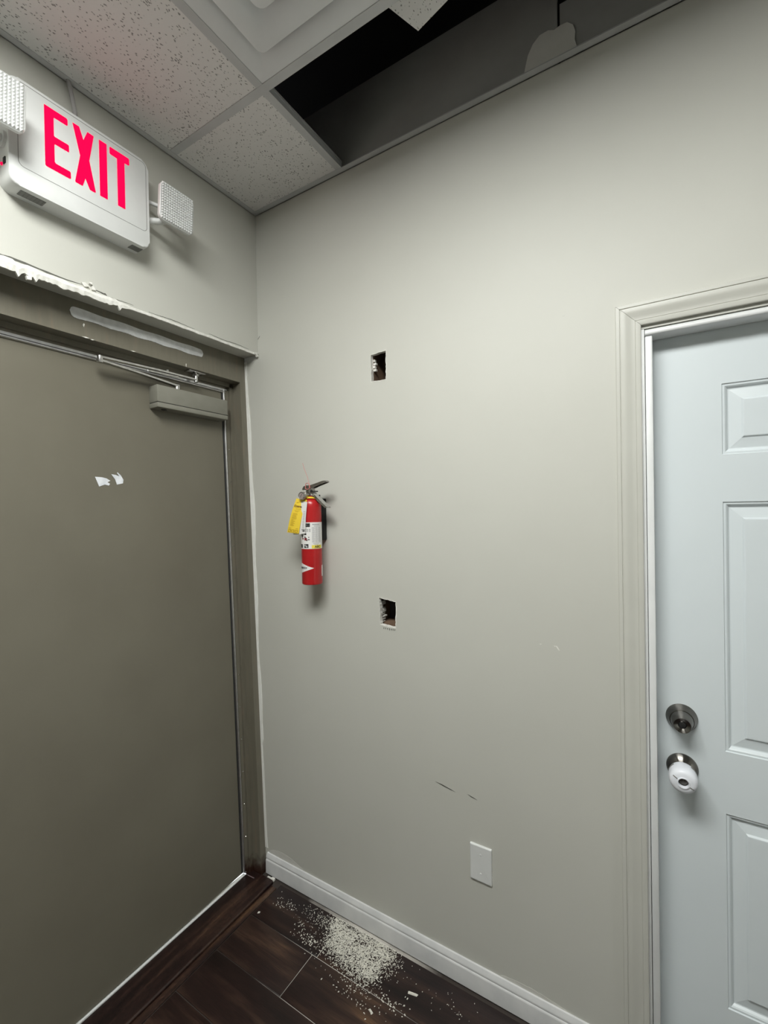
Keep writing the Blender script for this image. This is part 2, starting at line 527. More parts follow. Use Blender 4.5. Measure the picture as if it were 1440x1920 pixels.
# scuffs and chips in the paint
def mark(name, pts, mt, t=0.0005):
    bm = B(); prism(bm, pts, 'y', 0.0, -t)
    return obj(name, bm, mt, wall_back, smooth=0)
mark('scuff_mark', [(0.782, 0.6185), (0.806, 0.6165), (0.838, 0.6095), (0.852, 0.6055), (0.836, 0.6075), (0.812, 0.6115)], M['scuff_and_shade'])
mark('scuff_mark', [(0.893, 0.6125), (0.915, 0.6070), (0.925, 0.6035), (0.905, 0.6065)], M['scuff_and_shade'])
for pts in ([(1.1205, 1.1215), (1.1255, 1.1215), (1.1255, 1.1195), (1.121, 1.1195)],
            [(1.159, 1.121), (1.164, 1.1215), (1.163, 1.118)], [(1.164, 1.1215), (1.168, 1.1215), (1.1755, 1.110), (1.172, 1.110)]):
    mark('paint_chip', pts, M['plaster'])
mark('paint_chip', [(1.192, 2.048), (1.199, 2.0505), (1.201, 2.046), (1.196, 2.0435)], M['trim_paint'])
mark('scuff_mark', [(0.0, 2.232), (0.012, 2.243), (0.0135, 2.2425), (0.002, 2.231)], M['scuff_and_shade'])
for k in range(7):
    x = 0.592 + k * 0.0075 + random.uniform(-.002, .002)
    mark('scuff_mark', [(x, 1.102 - k * .0004), (x + .004, 1.103), (x + .003, 1.0965 - random.uniform(0, .004))], M['scuff_and_shade'])
# pale paint smears where the baseboard was touched up
def smear(x0, x1, zlo, zhi, n=26, hx=0.5):
    top = []
    for i in range(n + 1):
        t = i / n
        x = x0 + (x1 - x0) * t
        top.append((x, zlo + (zhi - zlo) * (math.sin(PI * min(1, max(0, t))) ** 0.5) * (1 - hx * t) + random.uniform(-.0012, .0012) + 0.0005))
    bm = B(); prism(bm, [(x1, zlo - 0.004), (x0, zlo - 0.004)] + top, 'y', 0.0, -0.0004)
    return obj('paint_smear', bm, M['smear'], wall_back, smooth=0)
smear(0.005, 0.20, 0.080, 0.118)
smear(0.985, 1.20, 0.080, 0.100)
# ragged white caulk line where the steel frame meets the wall
bm = B()
n = 90
L, R_ = [], []
for i in range(n + 1):
    z = 0.10 + (2.150 - 0.10) * i / n
    xe = -0.010 - 0.033 * z - 0.004
    wd = 0.021 + 0.004 * math.sin(z * 5.1) + 0.003 * math.sin(z * 17 + 1) + random.uniform(-.0012, .0012)
    if z < 0.55: wd *= 0.55 + 0.9 * max(0, (0.35 - z))
    L.append((xe, z)); R_.append((xe + wd, z))
prism(bm, L + R_[::-1], 'y', 0.0, -0.0022)
obj('caulk_line', bm, M['caulk'], wall_back, smooth=0)

# --- left wall: header over the steel door, plain wall beyond it
bm = B()
box(bm, (-0.22, -1.13, 2.168), (0.0, -0.0003, H + 0.03))
box(bm, (-0.22, YF, 0.0), (0.0, -1.13, H + 0.03))
wall_left = tag(obj('wall_left', bm, M['wall'], smooth=0), 'greige wall above the olive steel door with a torn lower edge', 'wall', kind='structure')
# torn plaster along the header's lower edge
bm = B()
rings = []
n = 170
wz, wt = 0.0, 0.0
for i in range(n + 1):
    y = -1.10 + 1.10 * i / n
    left = max(0.0, min(1.0, (-y - 0.50) / 0.12))
    wz = 0.86 * wz + random.gauss(0, 1) * 0.0017
    wt = 0.9 * wt + random.gauss(0, 1) * (0.0004 + 0.0006 * left)
    tooth = 0.012 if (left > 0.5 and random.random() < 0.07) else 0.0
    zt = 2.1745 + 0.002 * left + wt
    zb = 2.1650 - 0.009 * left - abs(wz) * (0.35 + 1.3 * left) - tooth * random.random()
    zb = min(zb, 2.1672)
    xo = 0.0010 + 0.0025 * left + random.uniform(0, 0.0006)
    rings.append([(-0.003, y, zt), (xo, y, zt - 0.0025), (xo + 0.001 * left, y, (zt + zb) / 2), (xo * 0.5, y, zb), (-0.006, y, zb + 0.0005), (-0.006, y, zt)])
sweep(bm, None, rings)
obj('torn_plaster_edge', bm, M['plaster'], wall_left, smooth=0)
bm = B()  # thin dark strips: shade of the crack above the torn edge, put in as colour
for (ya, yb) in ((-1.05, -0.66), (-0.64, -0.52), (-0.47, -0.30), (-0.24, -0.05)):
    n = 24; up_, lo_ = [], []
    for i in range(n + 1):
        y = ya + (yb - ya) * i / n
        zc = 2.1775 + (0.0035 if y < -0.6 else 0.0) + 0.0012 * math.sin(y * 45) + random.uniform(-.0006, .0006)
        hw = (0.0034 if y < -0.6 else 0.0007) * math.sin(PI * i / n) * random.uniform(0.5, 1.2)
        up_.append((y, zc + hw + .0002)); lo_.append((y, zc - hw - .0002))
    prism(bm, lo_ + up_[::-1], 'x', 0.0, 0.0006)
obj('crack_shade', bm, M['scuff_and_shade'], wall_left, smooth=0)
bm = B()
for (y, z, s) in ((-0.662, 2.186, 0.012), (-0.650, 2.194, 0.007), (-0.642, 2.182, 0.010), (-0.008, 2.163, 0.010), (-0.014, 2.168, 0.008), (-0.004, 2.172, 0.007), (-0.80, 2.146, 0.009)):
    a = random.uniform(0, 3)
    pts = [(y + s * random.uniform(.5, 1) * math.cos(a + k * 1.4), z + s * random.uniform(.4, .9) * math.sin(a + k * 1.4)) for k in range(4)]
    prism(bm, pts, 'x', -0.002, random.uniform(0.003, 0.008))
obj('torn_paper_flap', bm, M['plaster'], wall_left, smooth=0)

# --- the other walls of the room and the space above the ceiling
tag(box_obj('wall_right', (XR, YF - 0.1, 0), (XR + 0.1, 0.13, DECK), M['wall']), 'plain greige wall on the side away from the steel door', 'wall', kind='structure')
tag(box_obj('wall_front', (-0.25, YF - 0.1, 0), (XR, YF, DECK), M['wall']), 'plain greige wall behind the photographer', 'wall', kind='structure')
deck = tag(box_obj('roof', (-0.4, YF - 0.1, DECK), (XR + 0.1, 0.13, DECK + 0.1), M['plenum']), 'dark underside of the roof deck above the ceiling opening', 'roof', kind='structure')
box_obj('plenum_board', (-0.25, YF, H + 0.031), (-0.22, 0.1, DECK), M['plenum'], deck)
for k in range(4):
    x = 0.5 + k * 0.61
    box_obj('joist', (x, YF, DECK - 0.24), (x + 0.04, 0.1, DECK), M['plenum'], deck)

# --- dropped ceiling
ceiling = empty('ceiling', (0, 0, H), label='dropped ceiling of fissured white tiles in a white metal grid, one bay open', cat='ceiling', kind='structure')
TXS = [0.45, 1.06, 1.67, 2.28, 2.89]
TYS = [-0.385 - 0.61 * k for k in range(6)]
FW = 0.0125
def tee(a, b_, along):
    bm = B()
    if along == 'y':
        x = a[0]
        box(bm, (x - FW, a[1], H), (x + FW, b_[1], H + 0.0012))
        box(bm, (x - 0.0015, a[1], H + 0.0012), (x + 0.0015, b_[1], H + 0.037))
        box(bm, (x - 0.004, a[1], H + 0.030), (x + 0.004, b_[1], H + 0.037))
    else:
        y = a[1]
        box(bm, (a[0], y - FW, H - 0.0002), (b_[0], y + FW, H + 0.0010))
        box(bm, (a[0], y - 0.0015, H + 0.001), (b_[0], y + 0.0015, H + 0.0375))
        box(bm, (a[0], y - 0.004, H + 0.030), (b_[0], y + 0.004, H + 0.0375))
    return obj('grid_tee', bm, M['grid'], ceiling, smooth=0)
tee((0.45, YF), (0.45, -0.006), 'y')
tee((1.06, YF), (1.06, -1.605), 'y')
tee((1.06, -0.995), (1.06, -0.385), 'y')
for x in (1.67, 2.28, 2.89): tee((x, YF), (x, -0.006), 'y')
for y in TYS: tee((0.006, y), (XR, y), 'x')
def angle(name, p, q, along):
    bm = B()
    if along == 'x':
        box(bm, (p, -0.0235, H - 0.0006), (q, -0.0035, H + 0.0008)); box(bm, (p, -0.0050, H - 0.0006), (q, -0.0035, H + 0.02))
    else:
        box(bm, (0.0035, p, H - 0.0008), (0.0235, q, H + 0.0006)); box(bm, (0.0035, p, H - 0.0008), (0.0050, q, H + 0.02))
    return obj(name, bm, M['grid'], ceiling, smooth=0)
angle('wall_angle', 0.0035, XR, 'x')
angle('wall_angle', YF, -0.0035, 'y')
xs = [0.0] + TXS + [XR]
ys = [0.0] + TYS + [YF]
for i in range(len(xs) - 1):
    for j in range(len(ys) - 1):
        if j == 0 and i in (1, 2): continue                 # the open bay
        if (i, j) in ((1, 1), (1, 2), (2, 2)): continue   # diffuser and light fitting
        x0, x1, ya, yb = xs[i] + 0.004, xs[i + 1] - 0.004, ys[j + 1] + 0.004, ys[j] - 0.004
        if x1 - x0 < 0.03 or yb - ya < 0.03: continue
        bm = B(); box(bm, (x0, ya, H + 0.0014), (x1, yb, H + 0.0165))
        obj('ceiling_tile', bm, M['ceiling_tile'], ceiling, smooth=0)

# --- baseboard along the back wall
bm = B()
prof = [(0, 0.004), (-0.0135, 0.004), (-0.0135, 0.056), (-0.0125, 0.060), (-0.0100, 0.062), (-0.0112, 0.066), (-0.0105, 0.071), (-0.0070, 0.0765), (-0.0060, 0.080), (-0.0045, 0.0825), (0, 0.0835)]
sweep(bm, None, [[(x, y, z) for y, z in prof] for x in (0.000, 1.3255)])
tag(obj('baseboard_back', bm, M['base_white'], smooth=40), 'white moulded baseboard along the wall under the blank plate', 'baseboard', kind='structure')
bm = B(); sweep(bm, None, [[(x, y, z) for y, z in prof] for x in (2.376, XR)])
tag(obj('baseboard_right', bm, M['base_white'], smooth=40), 'white moulded baseboard on the far side of the white door', 'baseboard', kind='structure')
bm = B(); prism(bm, [(-0.001, YF), (-0.001 + 0.0135, YF), (0.0125, -1.16), (-0.001, -1.16)], 'z', 0.004, 0.083, bev=0.005)
tag(obj('baseboard_left', bm, M['base_white'], smooth=40), 'white baseboard along the wall beyond the steel door', 'baseboard', kind='structure')

# ================================================================== DOOR 1 (olive steel exit door, leaning a little out of plumb)
LEAN = 0.033
door1 = empty('door_1', (-0.010, 0, 0), (0, -math.asin(LEAN), 0), label='olive brown steel exit door with an overhead closer, in a steel frame', cat='door', kind='structure')
# local axes: x = out of the door face into the room, y along the wall (0 at the corner), z up
bm = B()
yL = -1.07
pr = [(0.0, -0.0005), (0.0, -0.030), (-0.046, -0.030), (-0.046, -0.047), (-0.056, -0.047), (-0.056, -0.060), (-0.12, -0.060), (-0.12, -0.0005)]
prism(bm, pr, 'z', 0.0, 2.175, bev=0)
prl = [(x, yL - y) for x, y in pr]
prism(bm, prl, 'z', 0.0, 2.175)
hd = [(0.0, 2.175), (0.0, 2.060), (-0.046, 2.060), (-0.046, 2.043), (-0.056, 2.043), (-0.056, 2.028), (-0.12, 2.028), (-0.12, 2.175)]
A_ = [bm.verts.new((x, -0.0300, z)) for x, z in hd]
B_ = [bm.verts.new((x, yL + 0.0300, z)) for x, z in hd]
bm.faces.new(A_); bm.faces.new(B_)
for i in range(8): bm.faces.new((A_[i], A_[(i + 1) % 8], B_[(i + 1) % 8], B_[i]))
obj('door_frame', bm, M['jamb'], door1, local=True, smooth=0)
bm = B()
yd0, yd1 = -0.064, -1.006
# leaf with a bottom edge that is a little out of square
def quadbox(bm, x0, x1, ya, yb, zba, zbb, zt):
    vs = [bm.verts.new(p) for p in ((x0, ya, zba), (x1, ya, zba), (x1, yb, zbb), (x0, yb, zbb), (x0, ya, zt), (x1, ya, zt), (x1, yb, zt), (x0, yb, zt))]
    for f in ((0, 1, 2, 3), (4, 5, 6, 7), (0, 1, 5, 4), (1, 2, 6, 5), (2, 3, 7, 6), (3, 0, 4, 7)): bm.faces.new([vs[i] for i in f])
quadbox(bm, -0.105, -0.060, yd0, yd1, 0.018, 0.006, 2.026)
bmesh.ops.bevel(bm, geom=bm.edges[:], offset=0.002, segments=2, affect='EDGES')
leaf = obj('door_leaf', bm, M['olive'], door1, local=True)
# aluminium weatherstrip with its screws
def halfround(cx, cy, r, a0=0, n=8):
    return [(cx + r * math.cos(a0 + PI * k / n), cy + r * math.sin(a0 + PI * k / n)) for k in range(n + 1)]
bm = B()
prism(bm, [(-0.0560, -0.049), (-0.0535, -0.049), (-0.0535, -0.0655), (-0.0560, -0.0655)], 'z', 0.02, 2.030)
ws = obj('weatherstrip', bm, M['jamb'], door1, local=True)
bm = B()
prism(bm, [(-0.0585 + 0.0070 * math.cos(t), -0.0705 + 0.0048 * math.sin(t)) for t in [2 * PI * k / 14 for k in range(14)]], 'z', 0.02, 2.030)
tag(obj('bead', bm, M['alu'], ws, local=True), 'bright aluminium bead')
for k in range(14):
    bm = B(); lathe(bm, [(0.0, 0.0016), (0.0018, 0.0014), (0.0026, 0.0)], (-0.0535, -0.0560, 0.16 + k * 0.135), (1, 0, 0), 10)
    obj('screw', bm, M['steel'], ws, local=True)
bm = B()
quadbox(bm, -0.0560, -0.0535, -0.056, yL + 0.056, 2.026, 2.026, 2.034)
prism(bm, [(-0.0575 + 0.0060 * math.cos(t), 2.0215 + 0.0042 * math.sin(t)) for t in [2 * PI * k / 14 for k in range(14)]], 'y', -0.066, -1.004)
obj('weatherstrip', bm, M['alu'], door1, local=True)
bm = B(); prism(bm, [(-0.0612, -0.0735), (-0.0590, -0.0735), (-0.0590, -0.0815), (-0.0612, -0.0815)], 'z', 0.02, 2.018)
obj('rubber_seal', bm, M['rubber'], door1, local=True)
# dried adhesive stripe on the head of the frame
bm = B()
top, bot = [], []
n = 120
for i in range(n + 1):
    t = i / n
    y = -0.668 + 0.462 * t
    dd = min(t, 1 - t) * 0.462 / 0.013; e = (1 - (1 - min(1.0, dd)) ** 2) ** 0.5
    mid = 2.1305
    top.append((y, mid + 0.0140 * e + 0.0012 * math.sin(t * 23)))
    bot.append((y, mid - 0.0165 * e - 0.0014 * math.sin(t * 31) + random.uniform(-.0005, .0005)))
prism(bm, bot + top[::-1], 'x', 0.0, 0.0016)
obj('adhesive_stripe', bm, M['residue'], door1, local=True, smooth=0)
bm = B()
for (y, z, a, h) in ((-0.626, 2.0615, 0.022, 0.004), (-0.607, 2.060, 0.012, 0.003), (-0.48, 2.061, 0.018, 0.003), (-0.282, 2.066, 0.004, 0.014), (-0.63, 2.098, 0.006, 0.012)):
    prism(bm, [(y - a / 2, z), (y, z - h / 2), (y + a / 2, z + h * .3), (y, z + h / 2)], 'x', 0.0, 0.0007)
obj('paint_chip', bm, M['plaster'], door1, local=True, smooth=0)
# overhead closer
cl = empty('door_closer', (0, 0, 0)); cl.parent = door1
WM[cl.name] = WM[door1.name]
tag(cl, 'grey-green closer body with bare steel arms')
bm = B(); box(bm, (-0.0600, -0.395, 1.912), (-0.0090, -0.092, 1.973), 0.003, 2)
obj('closer_cover', bm, M['closer'], cl, local=True)
bm = B(); box(bm, (-0.0600, -0.395, 1.893), (-0.0090, -0.092, 1.9108), 0.003, 2)
obj('closer_base', bm, M['closer'], cl, local=True)
bm = B(); box(bm, (-0.0595, -0.393, 1.909), (-0.0115, -0.094, 1.914))
lathe(bm, [(0, 0), (0.010, 0), (0.010, 0.002), (0, 0.002)], (-0.035, -0.355, 1.8915), (0, 0, 1), 16)
obj('cover_seam', bm, M['ink'], cl, local=True)
SP, EL, SH = Vector((-0.034, -0.300, 1.990)), Vector((-0.008, -0.583, 2.008)), Vector((-0.028, -0.222, 2.034))
bm = B()
lathe(bm, [(0, -0.018), (0.011, -0.018), (0.011, 0.004), (0.009, 0.007), (0, 0.007)], SP, (0, 0, 1), 16)
d = (EL - SP)
bar(bm, [SP, SP + d * 0.5, EL + Vector((0, 0, -0.004))], (1, 0, 0), [0.020, 0.014, 0.018], 0.006)
obj('main_arm', bm, M['steel'], cl, local=True)
bm = B()
lathe(bm, [(0, -0.010), (0.009, -0.010), (0.010, -0.006), (0.010, 0.010), (0.008, 0.013), (0, 0.013)], EL, (0, 0, 1), 16)
obj('elbow_joint', bm, M['steel'], cl, local=True)
bm = B()
d = (SH - EL)
bar(bm, [EL + Vector((0, 0, 0.007)), EL + d * 0.55 + Vector((0, 0, .004)), SH + Vector((0, 0, -0.003))], (1, 0, 0), [0.017, 0.013, 0.014], 0.006)
tube(bm, [EL + d * 0.45 + Vector((0, 0, -.004)), EL + d * 0.78 + Vector((0, 0, -.006))], 0.004, 10)
lathe(bm, [(0, 0), (0.005, 0), (0.005, 0.006), (0.003, 0.008), (0, 0.008)], EL + d * 0.66 + Vector((0, 0, 0.006)), (0, 0, 1), 10)
obj('forearm', bm, M['steel'], cl, local=True)
bm = B()
lathe(bm, [(0, -0.012), (0.008, -0.012), (0.008, 0.012), (0, 0.012)], SH, (0, 0, 1), 16)
lathe(bm, [(0, 0.012), (0.012, 0.012), (0.013, 0.014), (0.012, 0.016), (0, 0.016)], SH, (0, 0, 1), 16)
box(bm, (-0.044, -0.262, 2.0555), (-0.010, -0.190, 2.0600), 0.001)
tube(bm, [SH + Vector((0, 0, .012)), SH + Vector((0, 0, 0.024))], 0.006, 10)
obj('arm_shoe', bm, M['steel'], cl, local=True)

# --- raised wood-look threshold in the doorway
bm = B()
pf = [(-0.135, 0.0), (-0.135, 0.004), (-0.060, 0.0055), (0.040, 0.0125), (0.058, 0.0115), (0.062, 0.008), (0.062, -0.004), (-0.135, -0.004)]
rings = []
for (y, dz) in ((-0.034, 0.0), (yL + 0.031, -0.004)):
    rings.append([(x, y, z + dz) for x, z in pf])
sweep(bm, None, rings)
thr_ = tag(obj('trim_1', bm, M['threshold'], smooth=25), 'raised dark wood-look threshold below the steel door', 'threshold', kind='structure')
bm = B(); prism(bm, [(-0.110, -0.062), (-0.064, -0.062), (-0.064, yL + 0.06), (-0.110, yL + 0.06)], 'z', 0.001, 0.0072)
obj('sill_strip', bm, M['white_trim'], thr_)
bm = B(); box(bm, (0.064, YF * 0 + yL, -0.003), (0.0915, -0.045, 0.0012), 0.0008)
obj('edge_strip', bm, M['threshold'], thr_)

# ================================================================== DOOR 2 (white six-panel door) and its casing
DX0, DX1, DZ0, DZ1, DY = 1.393, 2.307, 0.010, 1.968, 0.055
door2 = empty('door_2', (DX0, DY, 0), label='cool white six-panel door with a satin nickel deadbolt and a covered knob', cat='door', kind='structure')
cols = [(1.553, 1.808), (1.898, 2.153)]
rows = [(0.252, 0.743), (0.899, 1.521), (1.638, 1.813)]
bm = B()
gx = [DX0, cols[0][0], cols[0][1], cols[1][0], cols[1][1], DX1]
gz = [DZ0, rows[0][0], rows[0][1], rows[1][0], rows[1][1], rows[2][0], rows[2][1], DZ1]
vg = {}
for i, x in enumerate(gx):
    for k, z in enumerate(gz): vg[i, k] = bm.verts.new((x, DY, z))
for i in range(5):
    for k in range(7):
        if i in (1, 3) and k in (1, 3, 5): continue
        bm.faces.new((vg[i, k], vg[i + 1, k], vg[i + 1, k + 1], vg[i, k + 1]))
# sides and back
bk = {}
per = [(i, 0) for i in range(6)] + [(5, k) for k in range(1, 8)] + [(i, 7) for i in range(4, -1, -1)] + [(0, k) for k in range(6, 0, -1)]
for p in per: bk[p] = bm.verts.new((gx[p[0]], DY + 0.040, gz[p[1]]))
for a, c in zip(per, per[1:] + per[:1]): bm.faces.new((vg[a], vg[c], bk[c], bk[a]))
bm.faces.new([bk[p] for p in per])
leaf2 = obj('door_leaf', bm, M['door_white'], door2, smooth=0)
def panel(x0, x1, z0, z1):
    bm = B()
    #  inset, depth behind the door face
    pf = [(0.0, 0.0), (0.0015, 0.0030), (0.0060, 0.0030), (0.0090, 0.0055), (0.0125, 0.0100), (0.0150, 0.0105), (0.0390, 0.0062), (0.0425, 0.0022), (0.0445, 0.0018)]
    loops = []
    for ins, dp in pf:
        loops.append([bm.verts.new((x, DY + dp, z)) for x, z in ((x0 + ins, z0 + ins), (x1 - ins, z0 + ins), (x1 - ins, z1 - ins), (x0 + ins, z1 - ins))])
    for a, c in zip(loops, loops[1:]):
        for k in range(4): bm.faces.new((a[k], a[(k + 1) % 4], c[(k + 1) % 4], c[k]))
    bm.faces.new(loops[-1])
    return obj('door_panel', bm, M['door_white'], door2, smooth=0)
for (x0, x1) in cols:
    for (z0, z1) in rows: panel(x0, x1, z0, z1)
# deadbolt
bm = B()
KX = 1.4625
lathe(bm, [(0.0350, -0.0005), (0.0352, 0.003), (0.0335, 0.006), (0.0285, 0.018), (0.0268, 0.022), (0.0255, 0.0222), (0.0192, 0.052), (0.0184, 0.0535), (0.0172, 0.0532), (0.0090, 0.0485), (0.0086, 0.0490)], (KX, DY, 0.964), (0, -1, 0), 56)
db = obj('deadbolt', bm, M['nickel'], door2, smooth=25)
bm = B(); lathe(bm, [(0.0087, 0.046), (0.0070, 0.0495), (0.0, 0.0500)], (KX, DY, 0.964), (0, -1, 0), 24)
box(bm, (KX - 0.0008, DY - 0.0512, 0.960), (KX + 0.0008, DY - 0.0495, 0.968))
obj('keyway', bm, M['keyway'], db)
# door knob
bm = B()
lathe(bm, [(0.0350, -0.0005), (0.0352, 0.003), (0.0335, 0.006), (0.0270, 0.014), (0.0160, 0.019), (0.0130, 0.026), (0.0130, 0.032), (0.0190, 0.037), (0.0245, 0.046), (0.0255, 0.056), (0.0235, 0.064), (0.0170, 0.069), (0.0085, 0.0705), (0.0, 0.0690)], (KX, DY, 0.835), (0, -1, 0), 48)
obj('door_knob', bm, M['nickel'], door2, smooth=30)
# childproof cover slipped over the knob
kc = empty('knob_cover', (KX, DY - 0.03, 0.835), label='white plastic childproof cover slipped over the knob of the white door', cat='knob cover')
bm = B()
lathe(bm, [(0.0262, 0.0340), (0.0285, 0.0335), (0.0300, 0.037), (0.0308, 0.050), (0.0302, 0.066), (0.0285, 0.0735), (0.0250, 0.0775), (0.0200, 0.0795), (0.0115, 0.0805), (0.0108, 0.0800), (0.0104, 0.0725), (0.0180, 0.0722), (0.0262, 0.0690), (0.0275, 0.056), (0.0262, 0.0340)], (KX, DY, 0.835), (0, -1, 0), 56)
obj('cover_shell', bm, M['cover_white'], kc, smooth=35)
bm = B()
lathe(bm, [(0.0106, 0.0790), (0.0112, 0.0822), (0.0130, 0.0824), (0.0138, 0.0800), (0.0130, 0.0785), (0.0106, 0.0785)], (KX, DY, 0.835), (0, -1, 0), 40)
obj('hole_rim', bm, M['cover_white'], kc, smooth=35)
for s in (-1, 1):
    a = math.radians(150 if s < 0 else -30)
    c, sn = math.cos(a), math.sin(a)
    p = lambda r, t, y: (KX + r * c - t * sn, y, 0.835 + r * sn + t * c)
    bm = B()
    ring = [[p(r, t, y) for t, y in ((-0.0012, DY - yy + .003), (0.0012, DY - yy + .003), (0.0012, DY - yy - .0004), (-0.0012, DY - yy - .0004))] for r, yy in ((0.0145, 0.0802), (0.0200, 0.0795), (0.0248, 0.0775))]
    sweep(bm, None, ring)
    obj('cover_slit', bm, M['vent'], kc, smooth=0)
    bm = B()
    a2 = math.radians(35 if s > 0 else 150)
    q = lambda th, yy, r: (KX + r * math.cos(th), DY - yy, 0.835 + r * math.sin(th))
    ring = [[q(a2 + t, yy, r) for yy, r in ((0.041, 0.0290), (0.047, 0.0290), (0.047, 0.0312), (0.041, 0.0312))] for t in [k * 0.09 - 0.36 for k in range(9)]]
    sweep(bm, None, ring)
    obj('side_slot', bm, M['vent'], kc, smooth=0)

# casing, jamb and stop of the white door
cas = empty('trim_2', (1.326, 0, 0), label='greige moulded casing with white stops around the white door', cat='door casing', kind='structure')
cp = [(0.0, 0.0), (0.0, -0.0135), (0.0015, -0.0150), (0.0092, -0.0150), (0.0100, -0.0128), (0.0112, -0.0128), (0.0122, -0.0146), (0.0190, -0.0150), (0.0260, -0.0132), (0.0330, -0.0108), (0.0400, -0.0098), (0.0440, -0.0098),
      (0.0452, -0.0088), (0.0462, -0.0098), (0.0550, -0.0096), (0.0575, -0.0080), (0.0575, 0.0)]
XC0, ZC, XC1 = 1.3262, 2.0325, 2.376
bm = B(); sweep(bm, None, [[(XC0 + u, y, 0.0) for u, y in cp], [(XC0 + u, y, ZC - u) for u, y in cp]])
obj('side_casing', bm, M['trim_paint'], cas, smooth=35)
bm = B(); sweep(bm, None, [[(XC0 + u + 0.0008, y, ZC - u) for u, y in cp], [(XC1 - u - 0.0008, y, ZC - u) for u, y in cp]])
obj('head_casing', bm, M['trim_paint'], cas, smooth=35)
bm = B(); sweep(bm, None, [[(XC1 - u, y, 0.0) for u, y in cp], [(XC1 - u, y, ZC - u) for u, y in cp]])
obj('side_casing', bm, M['trim_paint'], cas, smooth=35)
box_obj('jamb', (1.3765, -0.0004, 0), (1.3908, 0.105, 1.9655), M['white_trim'], cas, bev=0.001)
box_obj('jamb', (2.3105, -0.0004, 0), (2.3255, 0.105, 1.9655), M['white_trim'], cas, bev=0.001)
box_obj('jamb', (1.3765, 0.0006, 1.9665), (2.3255, 0.105, 1.9818), M['trim_paint'], cas)
box_obj('jamb', (1.3765, 0.0560, 1.9655), (2.3255, 0.105, 1.9668), M['trim_paint'], cas)
box_obj('stop', (1.3917, 0.0030, 0), (1.4083, 0.0535, 1.9475), M['white_trim'], cas, bev=0.003)
box_obj('stop', (2.2930, 0.0030, 0), (2.3096, 0.0535, 1.9475), M['white_trim'], cas, bev=0.003)
bm = B()
prism(bm, [(0.0535, 1.9485), (0.0020, 1.9485), (-0.0010, 1.9505), (-0.0015, 1.9550), (0.0, 1.9605), (0.0040, 1.9640), (0.0535, 1.9645)], 'x', 1.3917, 2.3096)
obj('stop', bm, M['white_trim'], cas, smooth=50)

# ================================================================== EXIT SIGN with its two emergency lamps
SX = 0.060
sg = empty('exit_sign', (0, -0.678, 2.345), label='white emergency exit sign with glowing red letters and two lamp heads', cat='exit sign')
bm = B(); prism(bm, rrect(-0.857, 2.345, -0.498, 2.616, 0.022), 'x', 0.0003, SX, bev=0.0045)
obj('housing', bm, M['plastic'], sg, smooth=35)
bm = B()
o1, o2 = rrect(-0.838, 2.396, -0.506, 2.609, 0.013), rrect(-0.8368, 2.3972, -0.5072, 2.6078, 0.012)
rings = [[(SX + 0.0004, *p), (SX + 0.0004, *q), (SX - 0.002, *q), (SX - 0.002, *p)] for p, q in zip(o1, o2)]
sweep(bm, None, rings, closed=True)
obj('face_seam', bm, M['groove'], sg, smooth=0)
def letter(poly):
    bm = B(); prism(bm, poly, 'x', SX - 0.001, SX + 0.0012)
    return obj('letter', bm, M['glow_red'], sg, smooth=0)
z0, z1 = 2.4315, 2.5905
letter([(-0.7790, z0 + .003), (-0.7765, z0), (-0.7215, z0), (-0.7195, z0 + .002), (-0.7195, 2.4490), (-0.7215, 2.4510), (-0.7545, 2.4510), (-0.7575, 2.4540), (-0.7575, 2.4995), (-0.7560, 2.5020), (-0.7240, 2.5020),
        (-0.7225, 2.5040), (-0.7225, 2.5190), (-0.7240, 2.5210), (-0.7560, 2.5210), (-0.7580, 2.5230), (-0.7580, 2.5690), (-0.7560, 2.5715), (-0.7265, 2.5715), (-0.7245, 2.5740), (-0.7245, z1 - .003), (-0.7270, z1), (-0.7790, z1)])
letter([(-0.7120, z1), (-0.6960, z1), (-0.6855, 2.5600), (-0.6745, z1), (-0.6585, z1 - .001), (-0.6715, 2.5125), (-0.6560, z0 + .002), (-0.6575, z0), (-0.6710, z0), (-0.6825, 2.4570), (-0.6900, z0), (-0.7075, z0), (-0.7085, z0 + .003), (-0.6945, 2.5125)])
letter([(-0.6440, z0), (-0.6235, z0), (-0.6235, z1), (-0.6440, z1)])
letter([(-0.5940, z0), (-0.5730, z0), (-0.5730, 2.5690), (-0.5600, 2.5700), (-0.5585, 2.5720), (-0.5585, z1 - .002), (-0.5605, z1), (-0.6130, z1), (-0.6150, z1 - .002), (-0.6150, 2.5720), (-0.6130, 2.5700), (-0.5940, 2.5690)])
for (a, c) in ((-0.828, -0.772), (-0.545, -0.512)):
    bm = B()
    box(bm, (0.018, a, 2.3442), (0.044, c, 2.3462))
    for k in range(7):
        y = a + (c - a) * (k + 0.5) / 7
        box(bm, (0.019, y - 0.001, 2.3434), (0.043, y + 0.001, 2.3444))
    obj('bottom_vent', bm, M['vent'], sg, smooth=0)
bm = B(); lathe(bm, [(0.004, -0.001), (0.004, 0.002), (0.0025, 0.0035), (0.0, 0.004)], (0.020, -0.857, 2.402), (0, -1, 0), 14)
obj('indicator_light', bm, M['glow_red'], sg)
bm = B(); box(bm, (0.030, -0.8595, 2.396), (0.042, -0.856, 2.412), 0.001)
obj('test_button', bm, M['black'], sg)

